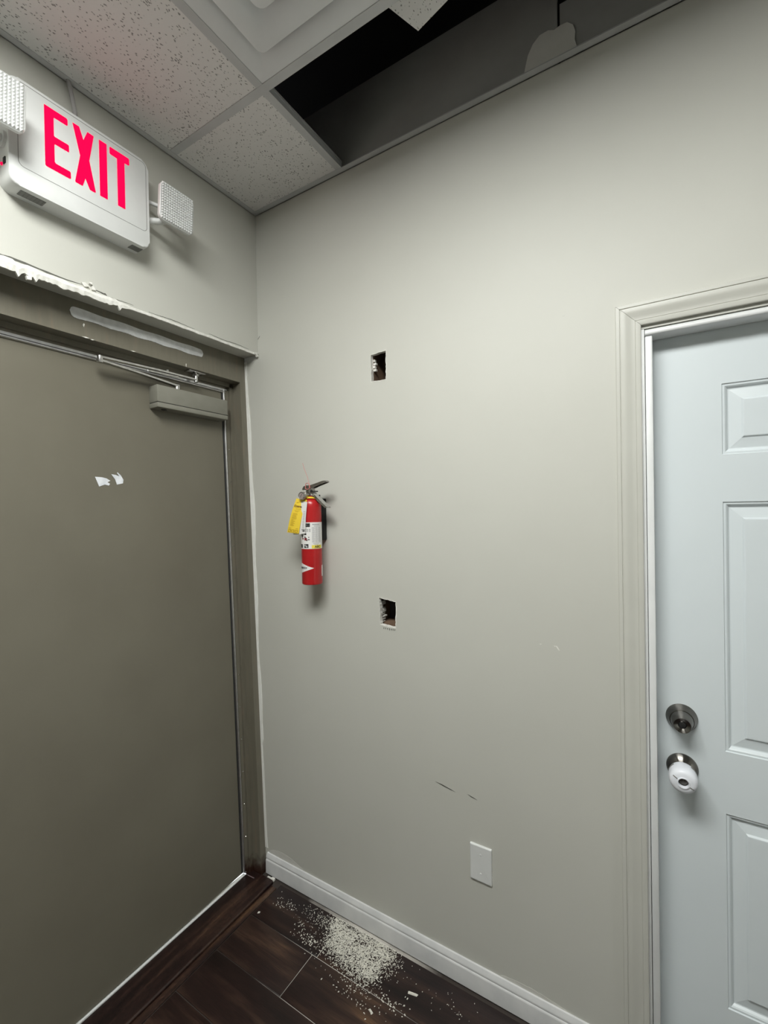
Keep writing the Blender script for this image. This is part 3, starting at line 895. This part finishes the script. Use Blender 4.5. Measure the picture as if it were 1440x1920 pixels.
def lamp_head(yc, xc, zc, yaw, side):
    """square emergency lamp: shell, prismatic lens and silvered reflector; faces +x"""
    hw, hh = 0.0585, 0.0575
    Rm = Matrix.Translation((xc, yc, zc)) @ Matrix.Rotation(yaw, 4, 'Z') @ Matrix.Rotation(math.radians(5), 4, 'Y')
    bm = B()
    # shell: rounded square cup
    oc = rrect(-hw, -hh, hw, hh, 0.016)
    rings = []
    for sc, x in ((0.40, -0.048), (0.62, -0.040), (0.86, -0.022), (0.985, -0.012), (1.0, 0.0), (0.965, 0.002), (0.945, 0.0), (0.93, -0.008), (0.50, -0.030)):
        rings.append([bm.verts.new((x, p[0] * sc, p[1] * sc)) for p in oc])
    for a, c in zip(rings, rings[1:]):
        for k in range(len(oc)): bm.faces.new((a[k], a[(k + 1) % len(oc)], c[(k + 1) % len(oc)], c[k]))
    bm.faces.new(rings[0]); bm.faces.new(rings[-1])
    bmesh.ops.transform(bm, matrix=Rm, verts=bm.verts[:])
    h = obj('lamp_head', bm, M['plastic'], sg, smooth=40)
    # lens: 14 x 14 little pyramids
    bm = B()
    N = 14
    L_ = hw * 0.935
    g = {}
    for i in range(N + 1):
        for j in range(N + 1):
            y, z = -L_ + 2 * L_ * i / N, -L_ + 2 * L_ * j / N
            g[i, j] = bm.verts.new((0.0015, y, z))
    for i in range(N):
        for j in range(N):
            cy_, cz_ = (g[i, j].co + g[i + 1, j + 1].co).yz / 2
            if abs(cy_) > L_ - 0.010 and abs(cz_) > L_ - 0.010 and math.hypot(abs(cy_) - L_ + 0.010, abs(cz_) - L_ + 0.010) > 0.010: continue
            t = bm.verts.new((0.0078, cy_, cz_))
            q = [g[i, j], g[i + 1, j], g[i + 1, j + 1], g[i, j + 1]]
            for k in range(4): bm.faces.new((q[k], q[(k + 1) % 4], t))
    bmesh.ops.delete(bm, geom=[v for v in bm.verts if not v.link_faces], context='VERTS')
    bmesh.ops.transform(bm, matrix=Rm, verts=bm.verts[:])
    obj('lens', bm, M['lens'], h, smooth=0)
    bm = B()
    rings = []
    for sc, x in ((0.90, -0.003), (0.60, -0.014), (0.30, -0.024), (0.18, -0.026)):
        rings.append([bm.verts.new((x, p[0] * sc, p[1] * sc)) for p in oc])
    for a, c in zip(rings, rings[1:]):
        for k in range(len(oc)): bm.faces.new((a[k], a[(k + 1) % len(oc)], c[(k + 1) % len(oc)], c[k]))
    bm.faces.new(rings[-1])
    bmesh.ops.transform(bm, matrix=Rm, verts=bm.verts[:])
    obj('reflector', bm, M['reflector'], h, smooth=40)
    bm = B()
    ye = -0.498 if side > 0 else -0.857
    ip = ye - side * 0.003
    tube(bm, [(0.030, ip, zc - 0.030), (0.034, ye + side * 0.02, zc - 0.030), (0.050, yc - side * 0.02, zc - 0.028), (0.075, yc, zc - 0.022)], 0.010, 14)
    tube(bm, [(0.030, ip, zc + 0.030), (0.034, ye + side * 0.02, zc + 0.028), (0.055, yc - side * 0.01, zc + 0.020), (0.075, yc, zc + 0.010)], 0.006, 12)
    lathe(bm, [(0.0, 0.0), (0.020, 0.0), (0.020, 0.006), (0.0, 0.006)], (0.030, ye, zc - 0.030), (0, side, 0), 20)
    obj('lamp_arm', bm, M['plastic'], sg, smooth=40)
lamp_head(-0.4385, 0.116, 2.487, math.radians(1), 1)
lamp_head(-0.905, 0.130, 2.488, math.radians(-3), -1)
# conduit feeding the sign
bm = B()
tube(bm, [(0.014, -0.683, 2.60), (0.014, -0.684, 2.66), (0.013, -0.690, 2.70), (0.0125, -0.698, 2.738), (0.0125, -0.700, 2.80)], 0.0058, 12)
tag(obj('electrical_conduit', bm, mat('galvanised_conduit', (0.36, 0.35, 0.345), 0.45), smooth=40), 'thin grey conduit running from the ceiling edge down behind the exit sign', 'conduit')

# ================================================================== FIRE EXTINGUISHER
EX, EY, ER = 0.3285, -0.066, 0.0375
fe = empty('fire_extinguisher', (EX, EY, 1.247), label='small red fire extinguisher hung on the greige wall', cat='fire extinguisher')
bm = B()
lathe(bm, [(0.0, 0.004), (0.028, 0.003), (0.0335, 0.0), (0.0365, 0.002), (ER, 0.006), (ER, 0.282), (0.0365, 0.292), (0.0335, 0.301), (0.028, 0.309), (0.020, 0.315), (0.0135, 0.319), (0.0130, 0.330), (0.0, 0.330)], (EX, EY, 1.247), (0, 0, 1), 56)
cyl = obj('cylinder', bm, M['red'], fe, smooth=40)
CA = math.atan2(-1.33308 - EY, 1.41888 - EX)        # bearing from the axis to the photographer
def cylpt(u_deg, z, r): 
    a = CA + math.radians(u_deg)
    return (EX + r * math.cos(a), EY + r * math.sin(a), z)
def patch(name, u0, u1, z0, z1, mt, lift=0.0004, parent=None, n=None):
    n = n or max(2, int(abs(u1 - u0) / 6))
    bm = B()
    r0_, r1_ = ER + lift - 0.0006, ER + lift
    rings = []
    for i in range(n + 1):
        u = u0 + (u1 - u0) * i / n
        rings.append([cylpt(u, z0, r0_), cylpt(u, z1, r0_), cylpt(u, z1, r1_), cylpt(u, z0, r1_)])
    sweep(bm, None, rings)
    return obj(name, bm, mt, parent or fe, smooth=40)
lab = patch('label_wrap', -150, 105, 1.378, 1.4735, M['paper'], 0.0005)
def ink(patches, mt, name='print'):
    bm = B()
    for (u0, u1, z0, z1) in patches:
        n = max(1, int(abs(u1 - u0) / 7))
        rings = [[cylpt(u0 + (u1 - u0) * i / n, z, r) for z, r in ((z0, ER + .0003), (z1, ER + .0003), (z1, ER + .0008), (z0, ER + .0008))] for i in range(n + 1)]
        sweep(bm, None, rings)
    return obj(name, bm, mt, lab, smooth=0)
lines = []
for c0, c1 in ((2, 17), (20, 35), (38, 56)):           # columns of small print
    z = 1.455
    while z > 1.400:
        u = c0
        while u < c1 - 1:
            du = random.uniform(1.5, 5)
            lines.append((u, min(c1, u + du), z, z + 0.0014)); u += du + 1.0
        z -= 0.0027
ink(lines, M['grey_ink'])
ink([(4, 50, 1.4640, 1.4680), (14, 52, 1.4590, 1.4612)], M['grey_ink'])
ink([(8, 44, 1.3965, 1.3980), (14, 38, 1.3930, 1.3943)], M['grey_ink'])
patch('yellow_band', 0, 62, 1.3795, 1.3915, M['label_yellow'], 0.0009, lab)
ink([(-60, -8, 1.4570, 1.4700)], M['ink'], 'logo_plate')
ink([(-26, -15, 1.4600, 1.4672), (-40, -30, 1.4600, 1.4672), (-54, -44, 1.4600, 1.4672)], M['paper'], 'logo_print')
ink([(-84, -56, 1.3815, 1.3945), (-44, -18, 1.3815, 1.3955)], M['ink'], 'pictogram')
ink([(-78, -66, 1.3835, 1.3905), (-40, -33, 1.3875, 1.3940), (-30, -24, 1.3830, 1.3900), (-36, -28, 1.3855, 1.3885)], M['paper'], 'pictogram_print')
ink([(-46 + random.uniform(-28, 28), 0, 0, 0) for _ in range(0)] + [(u, u + random.uniform(4, 12), z, z + random.uniform(0.002, 0.006)) for u, z in [(random.uniform(-70, -14), random.uniform(1.405, 1.438)) for _ in range(13)]], M['ink'], 'picture_print')
ink([(-42, -26, 1.4085, 1.4175), (-60, -48, 1.4120, 1.4170)], M['dark_red_ink'], 'picture_print')
ink([(u, u + 6, 1.4480 - k * .0040, 1.4496 - k * .0040) for k in range(3) for u in (-34, -24, -12)], M['ink'], 'caption_print')
def wrap_text(txt, size, u_c, zc, mt, parent, lift=0.0012, off=0.0):
    bm = text_bm(txt, size, off)
    for v in bm.verts:
        u = u_c + math.degrees(v.co.x / ER)
        v.co = Vector(cylpt(u, zc + v.co.y, ER + lift))
    return obj('lettering', bm, mt, parent, smooth=0)
wrap_text('ABC', 0.0115, 33, 1.3852, M['ink'], lab, 0.0013, 0.0003)
bm = B()                                               # white diamond badge low on the shell
rings = []
n = 22
for i in range(n + 1):
    u = -150 + 160 * i / n
    h = 0.0175 * (1 - abs(u + 70) / 80.0) + 0.0002
    rings.append([cylpt(u, 1.3085 - h, ER + .0001), cylpt(u, 1.3085 + h, ER + .0001), cylpt(u, 1.3085 + h, ER + .0006), cylpt(u, 1.3085 - h, ER + .0006)])
sweep(bm, None, rings)
dia = obj('diamond_badge', bm, M['paper'], fe, smooth=40)
wrap_text('AMEREX', 0.0105, -58, 1.3090, M['ink'], dia, 0.0010, 0.0003)
patch('side_sticker', 66, 100, 1.276, 1.316, M['paper'], 0.0006)
# neck, valve, gauge, levers
bm = B()
lathe(bm, [(0.0150, 0.0), (0.0150, 0.008), (0.0130, 0.010), (0.0120, 0.026), (0.0, 0.026)], (EX, EY, 1.570), (0, 0, 1), 28)
box(bm, (EX - 0.013, EY - 0.011, 1.578), (EX + 0.013, EY + 0.011, 1.604), 0.002)
lathe(bm, [(0.006, 0.0), (0.006, 0.036), (0, 0.036)], (EX, EY, 1.5720), (-0.10, -1, -0.05), 16)
obj('valve', bm, M['dark_steel'], fe)
bm = B()
gd = Vector((-0.05, -1, 0.0)).normalized()
g0 = Vector((EX - 0.004, EY - 0.034, 1.5690))
lathe(bm, [(0.0, 0.0), (0.0125, 0.0), (0.0146, 0.002), (0.0148, 0.012), (0.0136, 0.0138), (0.0124, 0.0128), (0.0, 0.0115)], g0, gd, 36)
ga = obj('pressure_gauge', bm, M['dark_steel'], fe, smooth=35)
bm = B(); lathe(bm, [(0.0, 0.0), (0.0121, 0.0), (0.0121, 0.0008), (0.0, 0.0008)], g0 + gd * 0.0119, gd, 30)
obj('dial_face', bm, M['tag_brown'] if False else mat('dial_grey', (0.30, 0.25, 0.24), 0.35), ga)
bm = B(); c_ = g0 + gd * 0.0128
tube(bm, [c_ + Vector((-0.004, 0, -0.004)), c_ + Vector((0.003, 0, 0.007))], 0.0006, 6)
obj('needle', bm, M['ink'], ga)
def channel(bm, path, hw, drop, t=0.0016):
    """U-section pressed steel lever following a path in the x-z plane"""
    rings = []
    for i, (x, z) in enumerate(path):
        a = path[max(i - 1, 0)]; c = path[min(i + 1, len(path) - 1)]
        d = Vector((c[0] - a[0], c[1] - a[1])).normalized(); nn = Vector((-d.y, d.x))
        k = hw[i] if isinstance(hw, list) else hw
        dr = drop[i] if isinstance(drop, list) else drop
        sec = [(-k, -dr), (-k, 0), (k, 0), (k, -dr), (k - t, -dr), (k - t, -t), (-k + t, -t), (-k + t, -dr)]
        rings.append([(x + nn.x * h, EY + yy, z + nn.y * h) for yy, h in sec])
    sweep(bm, None, rings)
bm = B()
channel(bm, [(0.296, 1.594), (0.303, 1.604), (0.316, 1.608), (0.334, 1.608), (0.360, 1.6135), (0.392, 1.6215), (0.404, 1.622), (0.409, 1.6175)], [0.010, 0.012, 0.012, 0.011, 0.0115, 0.012, 0.011, 0.008], [0.006, 0.010, 0.013, 0.013, 0.010, 0.009, 0.007, 0.004])
tag(obj('squeeze_lever', bm, M['dark_steel'], fe, smooth=35))
bm = B()
channel(bm, [(0.318, 1.596), (0.334, 1.590), (0.352, 1.576), (0.380, 1.552), (0.406, 1.531), (0.414, 1.527)], [0.010, 0.0105, 0.011, 0.011, 0.011, 0.009], [0.012, 0.012, 0.010, 0.009, 0.008, 0.003])
obj('carry_handle', bm, M['steel'], fe, smooth=35)
bm = B()
tube(bm, [(EX + 0.016, EY - 0.020, 1.586), (EX + 0.016, EY + 0.020, 1.586)], 0.0022, 10)
lathe(bm, [(0.0, 0.0), (0.005, 0.0), (0.005, 0.003), (0, 0.003)], (EX + 0.016, EY - 0.0125, 1.586), (0, -1, 0), 12)
obj('pull_pin', bm, M['ink'], fe)
bm = B()
tube(bm, [(0.337, EY - 0.013, 1.600), (0.334, EY - 0.015, 1.616), (0.322, EY - 0.010, 1.640), (0.302, EY - 0.004, 1.672), (0.292, EY, 1.692)], 0.0007, 6)
tube(bm, [(0.316, EY - 0.014, 1.596), (0.318, EY - 0.015, 1.614), (0.326, EY - 0.015, 1.617), (0.334, EY - 0.0145, 1.612), (0.335, EY - 0.014, 1.596), (0.326, EY - 0.0145, 1.593), (0.316, EY - 0.014, 1.596)], 0.0014, 6)
tag(obj('seal_tie', bm, M['pink'], fe), 'pink plastic tie')
bm = B()
box(bm, (EX - 0.020, -0.032, 1.405), (EX + 0.020, -0.0003, 1.560), 0.004)
prism(bm, [(EX - 0.015, -0.030), (EX + 0.015, -0.030), (EX + 0.010, -0.045), (EX - 0.010, -0.045)], 'z', 1.556, 1.574)
obj('wall_bracket', bm, M['black'], fe)

# tags hanging from its neck
def tag_sheet(name, quad, mt, label, cat_, thick=0.0004, bow=0.004):
    """slightly bowed paper: quad = TL, TR, BR, BL in x,y,z"""
    e = empty(name, quad[0], label=label, cat=cat_, group='tags on the extinguisher')
    N = 12
    bm = B()
    P = [Vector(p) for p in quad]
    rings = []
    for i in range(N + 1):
        t = i / N
        a = P[0].lerp(P[3], t); c = P[1].lerp(P[2], t)
        k = Vector((-0.4 * bow * math.sin(PI * t), -bow * math.sin(PI * t), 0))
        a = a + k + Vector((0, -.0, 0)); c = c + k
        mid = (a + c) / 2 + Vector((0, -0.0015, 0))
        nn = Vector((0, thick, 0))
        rings.append([a, mid, c, c + nn, mid + nn, a + nn])
    sweep(bm, None, rings)
    s = obj('sheet', bm, mt, e, smooth=40)
    def at(u, t, lift=0.0006):
        a = P[0].lerp(P[3], t); c = P[1].lerp(P[2], t)
        p = a.lerp(c, u) + Vector((-0.4 * bow * math.sin(PI * t), -bow * math.sin(PI * t) - 0.0015 * (1 - abs(2 * u - 1)) - lift, 0))
        return p
    return e, s, at
def tag_print(e, at, rects, mt, name='print'):
    bm = B()
    for (u0, u1, t0, t1) in rects:
        vs = [bm.verts.new(at(u, t, l)) for l in (0.0002, 0.0007) for u, t in ((u0, t0), (u1, t0), (u1, t1), (u0, t1))]
        for f in ((0, 1, 2, 3), (4, 5, 6, 7), (0, 1, 5, 4), (1, 2, 6, 5), (2, 3, 7, 6), (3, 0, 4, 7)): bm.faces.new([vs[i] for i in f])
    return obj(name, bm, mt, e, smooth=0)
def tag_text(e, at, txt, size, uc, tc, wid, hei, mt, off=0.0):
    bm = text_bm(txt, size, off)
    for v in bm.verts: v.co = at(uc + v.co.x / wid, tc - v.co.y / hei, 0.0008)
    return obj('lettering', bm, mt, e, smooth=0)
e, s, at = tag_sheet('service_tag', [(0.287, -0.0975, 1.5615), (0.338, -0.0975, 1.5550), (0.308, -0.112, 1.433), (0.248, -0.108, 1.437)], M['tag_yellow'], 'yellow inspection tag hanging in front of the red fire extinguisher', 'tag')
W_, H_ = 0.055, 0.130
tag_print(e, at, [(0.18, 0.36, 0.10, 0.125)], M['tag_ochre'])
tag_text(e, at, 'Koorsen', 0.0135, 0.50, 0.215, W_, H_, M['tag_brown'], 0.0004)
rects = [(0.30, 0.80, 0.285, 0.300), (0.22, 0.70, 0.335, 0.347), (0.30, 0.58, 0.365, 0.377)]
for k in range(12):
    rects.append((0.16, random.uniform(0.34, 0.62), 0.42 + k * 0.032, 0.432 + k * 0.032))
tag_print(e, at, rects, M['tag_ochre'])
rects = [(0.06, 0.90, 0.855, 0.872)]
for k in range(3):
    u = 0.08 + k * 0.29
    rects += [(u, u + 0.24, 0.895, 0.912), (u, u + 0.24, 0.965, 0.982), (u + 0.0, u + 0.06, 0.912, 0.965), (u + 0.17, u + 0.24, 0.912, 0.965)]
tag_print(e, at, rects, M['tag_ochre'])
bm = B()
rings = []
for i in range(17):
    a = -2.4 + 3.3 * i / 16
    rings.append([(EX + r * math.cos(a), EY + r * math.sin(a), z) for r, z in ((0.0155, 1.5655), (0.030, 1.5600), (0.030, 1.5606), (0.0155, 1.5661))])
sweep(bm, None, rings)
obj('neck_loop', bm, M['tag_yellow'], fe)
e, s, at = tag_sheet('paper_tag', [(0.296, -0.0965, 1.5520), (0.3455, -0.1055, 1.5470), (0.3365, -0.1085, 1.434), (0.275, -0.1060, 1.428)], M['paper'], 'white paper tag half hidden behind the yellow inspection tag', 'tag', bow=0.002)
tag_print(e, at, [(0.74, 0.90, 0.30 + k * 0.05, 0.312 + k * 0.05) for k in range(11)], M['grey_ink'])
tag_print(e, at, [(0.70, 0.95, 0.86, 0.875), (0.78, 0.95, 0.895, 0.93)], M['ink'])

# ================================================================== SMALL THINGS
# blank wall plate
wp = empty('blank_wall_plate', (0.9345, 0, 0.409), label='blank white wall plate low on the greige wall above the baseboard', cat='wall plate')
bm = B(); prism(bm, rrect(0.8995, 0.3525, 0.9695, 0.4655, 0.003, 3), 'y', 0.0, -0.0062, bev=0.0038)
obj('plate', bm, M['plastic'], wp, smooth=0)
for z in (0.3795, 0.4385):
    bm = B(); lathe(bm, [(0.0, 0.0010), (0.0026, 0.0008), (0.0033, 0.0)], (0.9345, -0.0062, z), (0, -1, 0), 14)
    box(bm, (0.9320, -0.0076, z - 0.0004), (0.9370, -0.0070, z + 0.0004))
    obj('screw', bm, M['plastic'], wp)

# torn tape left on the steel door (local to the leaning door plane)
def door_pt(lx, y, z):
    return WM[door1.name] @ Vector((lx, y, z))
def scrap(pts, curl, label):
    bm = B()
    A = [bm.verts.new(door_pt(-0.0600 + 0.0004 + c, y, z)) for (y, z), c in zip(pts, curl)]
    Bq = [bm.verts.new(door_pt(-0.0600 + 0.0009 + c, y, z)) for (y, z), c in zip(pts, curl)]
    n = len(pts)
    bm.faces.new(A); bm.faces.new(Bq)
    for i in range(n): bm.faces.new((A[i], A[(i + 1) % n], Bq[(i + 1) % n], Bq[i]))
    return tag(obj('tape_scrap', bm, M['tape'], smooth=0), label, 'tape', 'tape scraps on the steel door')
SC = [(-0.587, 1.640), (-0.575, 1.609), (-0.557, 1.616), (-0.545, 1.613), (-0.541, 1.619), (-0.549, 1.6235), (-0.540, 1.629), (-0.552, 1.636), (-0.566, 1.639)]
scrap(SC, [0.001, 0, 0, 0, 0, 0, 0.0008, 0.001, 0.002], 'wedge-shaped torn white tape on the olive door, farther from the closer')
SC2 = [(-0.537, 1.651), (-0.524, 1.634), (-0.519, 1.617), (-0.499, 1.622), (-0.497, 1.634), (-0.506, 1.649), (-0.517, 1.658), (-0.519, 1.656), (-0.511, 1.645), (-0.522, 1.649)]
scrap(SC2, [0.002, 0, 0, 0, 0, 0.001, 0.003, 0.003, 0.001, 0.001], 'hook-shaped torn white tape on the olive door, nearer the closer')

# ceiling air diffuser
df = empty('air_diffuser', (0.755, -0.69, H), label='square white stepped air diffuser set in the ceiling grid beside the open bay', cat='air diffuser')
def sq_ring(prof, r=0.012, n=4):
    """prof: (inset, z) swept round the module square, as a closed strip"""
    bm = B()
    X0, X1, Y0, Y1 = 0.4540, 1.0560, -0.9910, -0.3890
    rings = []
    for ins, z in prof:
        rr = min(r + 0.02 * (ins / 0.3), 0.03)
        rings.append([bm.verts.new((x, y, z)) for x, y in rrect(X0 + ins, Y0 + ins, X1 - ins, Y1 - ins, max(rr, .002), n)])
    N = len(rings[0])
    for a, c in zip(rings, rings[1:]):
        for k in range(N): bm.faces.new((a[k], a[(k + 1) % N], c[(k + 1) % N], c[k]))
    return bm, rings
bm, _ = sq_ring([(0.0, H + 0.0014), (0.022, H + 0.0014), (0.040, H + 0.0050), (0.060, H + 0.0130), (0.078, H + 0.0240), (0.090, H + 0.0310), (0.090, H + 0.033), (0.0, H + 0.033)], r=0.003)
obj('outer_frame', bm, M['diffuser'], df, smooth=50, recalc=True)
for ins in (0.071, 0.146):
    bm, _ = sq_ring([(ins, H - 0.0020), (ins, H - 0.0044), (ins + 0.002, H - 0.0050), (ins + 0.030, H - 0.0040), (ins + 0.050, H + 0.0035), (ins + 0.070, H + 0.0180), (ins + 0.080, H + 0.0260), (ins + 0.080, H + 0.0275), (ins + 0.068, H + 0.0195), (ins + 0.048, H + 0.0050), (ins + 0.028, H - 0.0022), (ins, H - 0.0020)], r=0.014)
    obj('cone_ring', bm, M['diffuser'], df, smooth=50)
bm, rg = sq_ring([(0.220, H - 0.0020), (0.220, H - 0.0040), (0.222, H - 0.0050)], r=0.014)
bm.faces.new(rg[-1]); bm.faces.new(rg[0])
obj('center_plate', bm, M['diffuser'], df, smooth=50)
bm, rg = sq_ring([(0.086, H + 0.0240), (0.086, H + 0.0352)], r=0.004)
bm.faces.new(rg[-1])
obj('back_pan', bm, M['vent'], df, smooth=0)

# broken piece of ceiling tile lying across the grid
bm = B()
p0 = Vector((0.889, -0.253)); d1 = Vector((-0.385, -0.923)); d2 = Vector((0.967, -0.253))
P = [p0, p0 + d2 * 0.40, p0 + d2 * 0.43 + d1 * 0.10, p0 + d2 * 0.40 + d1 * 0.27, p0 + d2 * 0.15 + d1 * 0.30, p0 + d1 * 0.27]
prism(bm, [tuple(p) for p in P], 'z', H + 0.0382, H + 0.0535)
tag(obj('ceiling_tile_fragment', bm, M['ceiling_tile'], smooth=0), 'loose piece of white ceiling tile poking over the edge of the open bay', 'ceiling tile')

# fluorescent fitting that lights the room (overhead, just behind the diffuser)
def fitting(X0, X1, Y0, Y1, label):
    lt = empty('ceiling_light', ((X0 + X1) / 2, (Y0 + Y1) / 2, H), label=label, cat='ceiling light')
    o1, o2 = [(X0, Y0), (X1, Y0), (X1, Y1), (X0, Y1)], [(X0 + .03, Y0 + .03), (X1 - .03, Y0 + .03), (X1 - .03, Y1 - .03), (X0 + .03, Y1 - .03)]
    rings = [[(*p, H + 0.0014), (*q, H + 0.0014), (*q, H + 0.09), (*p, H + 0.09)] for p, q in zip(o1, o2)]
    bm = B()
    sweep(bm, None, rings, closed=True)
    obj('fitting_frame', bm, M['grid'], lt, smooth=0)
    bm = B(); vs = [bm.verts.new((x, y, H + 0.012)) for x, y in o2]; bm.faces.new(vs[::-1])
    obj('lens_panel', bm, M['lens_light'], lt, smooth=0, recalc=False)
    bm = B(); box(bm, (X0 + .001, Y0 + .001, H + 0.09), (X1 - .001, Y1 - .001, H + 0.10)); obj('fitting_back', bm, M['grid'], lt)
fitting(0.4540, 1.6660, -1.6010, -0.9990, 'recessed fluorescent ceiling fitting, switched on, beside the air diffuser')

# plaster crumbs below the cut-outs
def chip(bm, x, y, L, W, h, a, z=0.0004):
    ca, sa = math.cos(a), math.sin(a)
    q = []
    for (u, v_) in ((-.5, -.5), (.5, -.35), (.45, .5), (-.4, .45)):
        u *= random.uniform(.6, 1.1); v_ *= random.uniform(.6, 1.1)
        q.append((x + L * u * ca - W * v_ * sa, y + L * u * sa + W * v_ * ca))
    lo_ = [bm.verts.new((*p, z)) for p in q]
    hi_ = [bm.verts.new((x + (p[0] - x) * .7, y + (p[1] - y) * .7, z + h)) for p in q]
    bm.faces.new(hi_)
    for i in range(4): bm.faces.new((lo_[i], lo_[(i + 1) % 4], hi_[(i + 1) % 4], hi_[i]))
bm = B()
def put(n, cx, cy, sx, sy, l0, l1, slope=0.0, ylim=-0.0245):
    k = 0
    while k < n:
        x = random.gauss(cx, sx); y = random.gauss(cy, sy) + slope * (x - cx)
        if y > ylim - random.random() * .008 or x < 0.1: continue
        L = random.uniform(l0, l1)
        chip(bm, x, y, L, L * random.uniform(.25, .65), random.uniform(.0005, .0018), random.uniform(0, PI))
        k += 1
def inside(x, y, poly):
    c = False
    for (xa, ya), (xb, yb) in zip(poly, poly[1:] + poly[:1]):
        if (ya > y) != (yb > y) and x < (xb - xa) * (y - ya) / (yb - ya) + xa: c = not c
    return c
def fill(n, poly, l0, l1):
    k = 0
    while k < n:
        x = random.uniform(min(p[0] for p in poly), max(p[0] for p in poly)); y = random.uniform(min(p[1] for p in poly), max(p[1] for p in poly))
        if not inside(x, y, poly) or y > -0.0245: continue
        if math.sin(x * 70 + math.sin(y * 55) * 2) + math.sin(y * 90 + x * 31) < random.uniform(-2.6, 0.1): continue
        x += random.gauss(0, 0.012); y = min(-0.025, y + random.gauss(0, 0.009))
        L = random.uniform(l0, l1)
        chip(bm, x, y, L, L * random.uniform(.22, .6), random.uniform(.0005, .0020), random.gauss(0.9, 0.8), random.uniform(0.0002, 0.0016))
        k += 1
fill(4200, [(0.405, -0.123), (0.383, -0.059), (0.382, -0.012), (0.454, -0.005), (0.533, -0.011), (0.621, -0.018), (0.637, -0.039), (0.613, -0.082), (0.624, -0.127), (0.606, -0.156), (0.564, -0.155), (0.511, -0.142), (0.466, -0.135)], 0.002, 0.0068)
fill(1500, [(0.416, -0.165), (0.386, -0.093), (0.383, -0.001), (0.503, -0.0), (0.647, -0.012), (0.652, -0.047), (0.627, -0.086), (0.639, -0.137), (0.635, -0.184), (0.577, -0.189), (0.472, -0.163)], 0.0018, 0.006)
put(200, 0.50, -0.130, 0.06, 0.025, 0.0015, 0.005)
put(250, 0.63, -0.070, 0.03, 0.022, 0.002, 0.005)
put(420, 0.375, -0.058, 0.055, 0.026, 0.0015, 0.005)
put(60, 0.28, -0.115, 0.07, 0.010, 0.002, 0.006, -0.5)
put(60, 0.345, -0.145, 0.03, 0.014, 0.003, 0.008)
put(40, 0.17, -0.085, 0.03, 0.012, 0.002, 0.006)
put(70, 0.60, -0.205, 0.05, 0.020, 0.002, 0.007)
put(40, 0.70, -0.170, 0.03, 0.012, 0.003, 0.008)
put(30, 0.86, -0.090, 0.05, 0.02, 0.002, 0.005)
tag(obj('plaster_crumbs', bm, M['crumb'], smooth=0), 'spill of white plaster crumbs on the dark tiles below the cut-outs', 'crumbs', kind='stuff')
def big_chip(x, y, L, W, a, label):
    bm = B(); chip(bm, x, y, L, W, 0.003, a, 0.0003)
    bmesh.ops.recalc_face_normals(bm, faces=bm.faces[:])
    return tag(obj('plaster_chip', bm, M['crumb'], smooth=0), label, 'plaster chip', 'plaster chips on the floor')
big_chip(0.745, -0.115, 0.040, 0.010, 0.15, 'longest white plaster chip, lying alone beyond the crumb spill')
big_chip(0.113, -0.158, 0.009, 0.008, 0.3, 'small round white chip near the raised threshold')
big_chip(0.660, -0.222, 0.024, 0.009, -0.4, 'curved white plaster chip on the second row of tiles')
bm = B()
for (x, y, s) in ((0.036, -0.030, 0.012), (0.050, -0.022, 0.009), (0.046, -0.038, 0.010)):
    box(bm, (x - s, y - s * .8, -0.002), (x + s, y + s * .6, 0.004 + s * .5), 0.003)
tag(obj('mortar_lump', bm, M['gypsum']), 'pale mortar lump at the foot of the steel door frame', 'mortar')
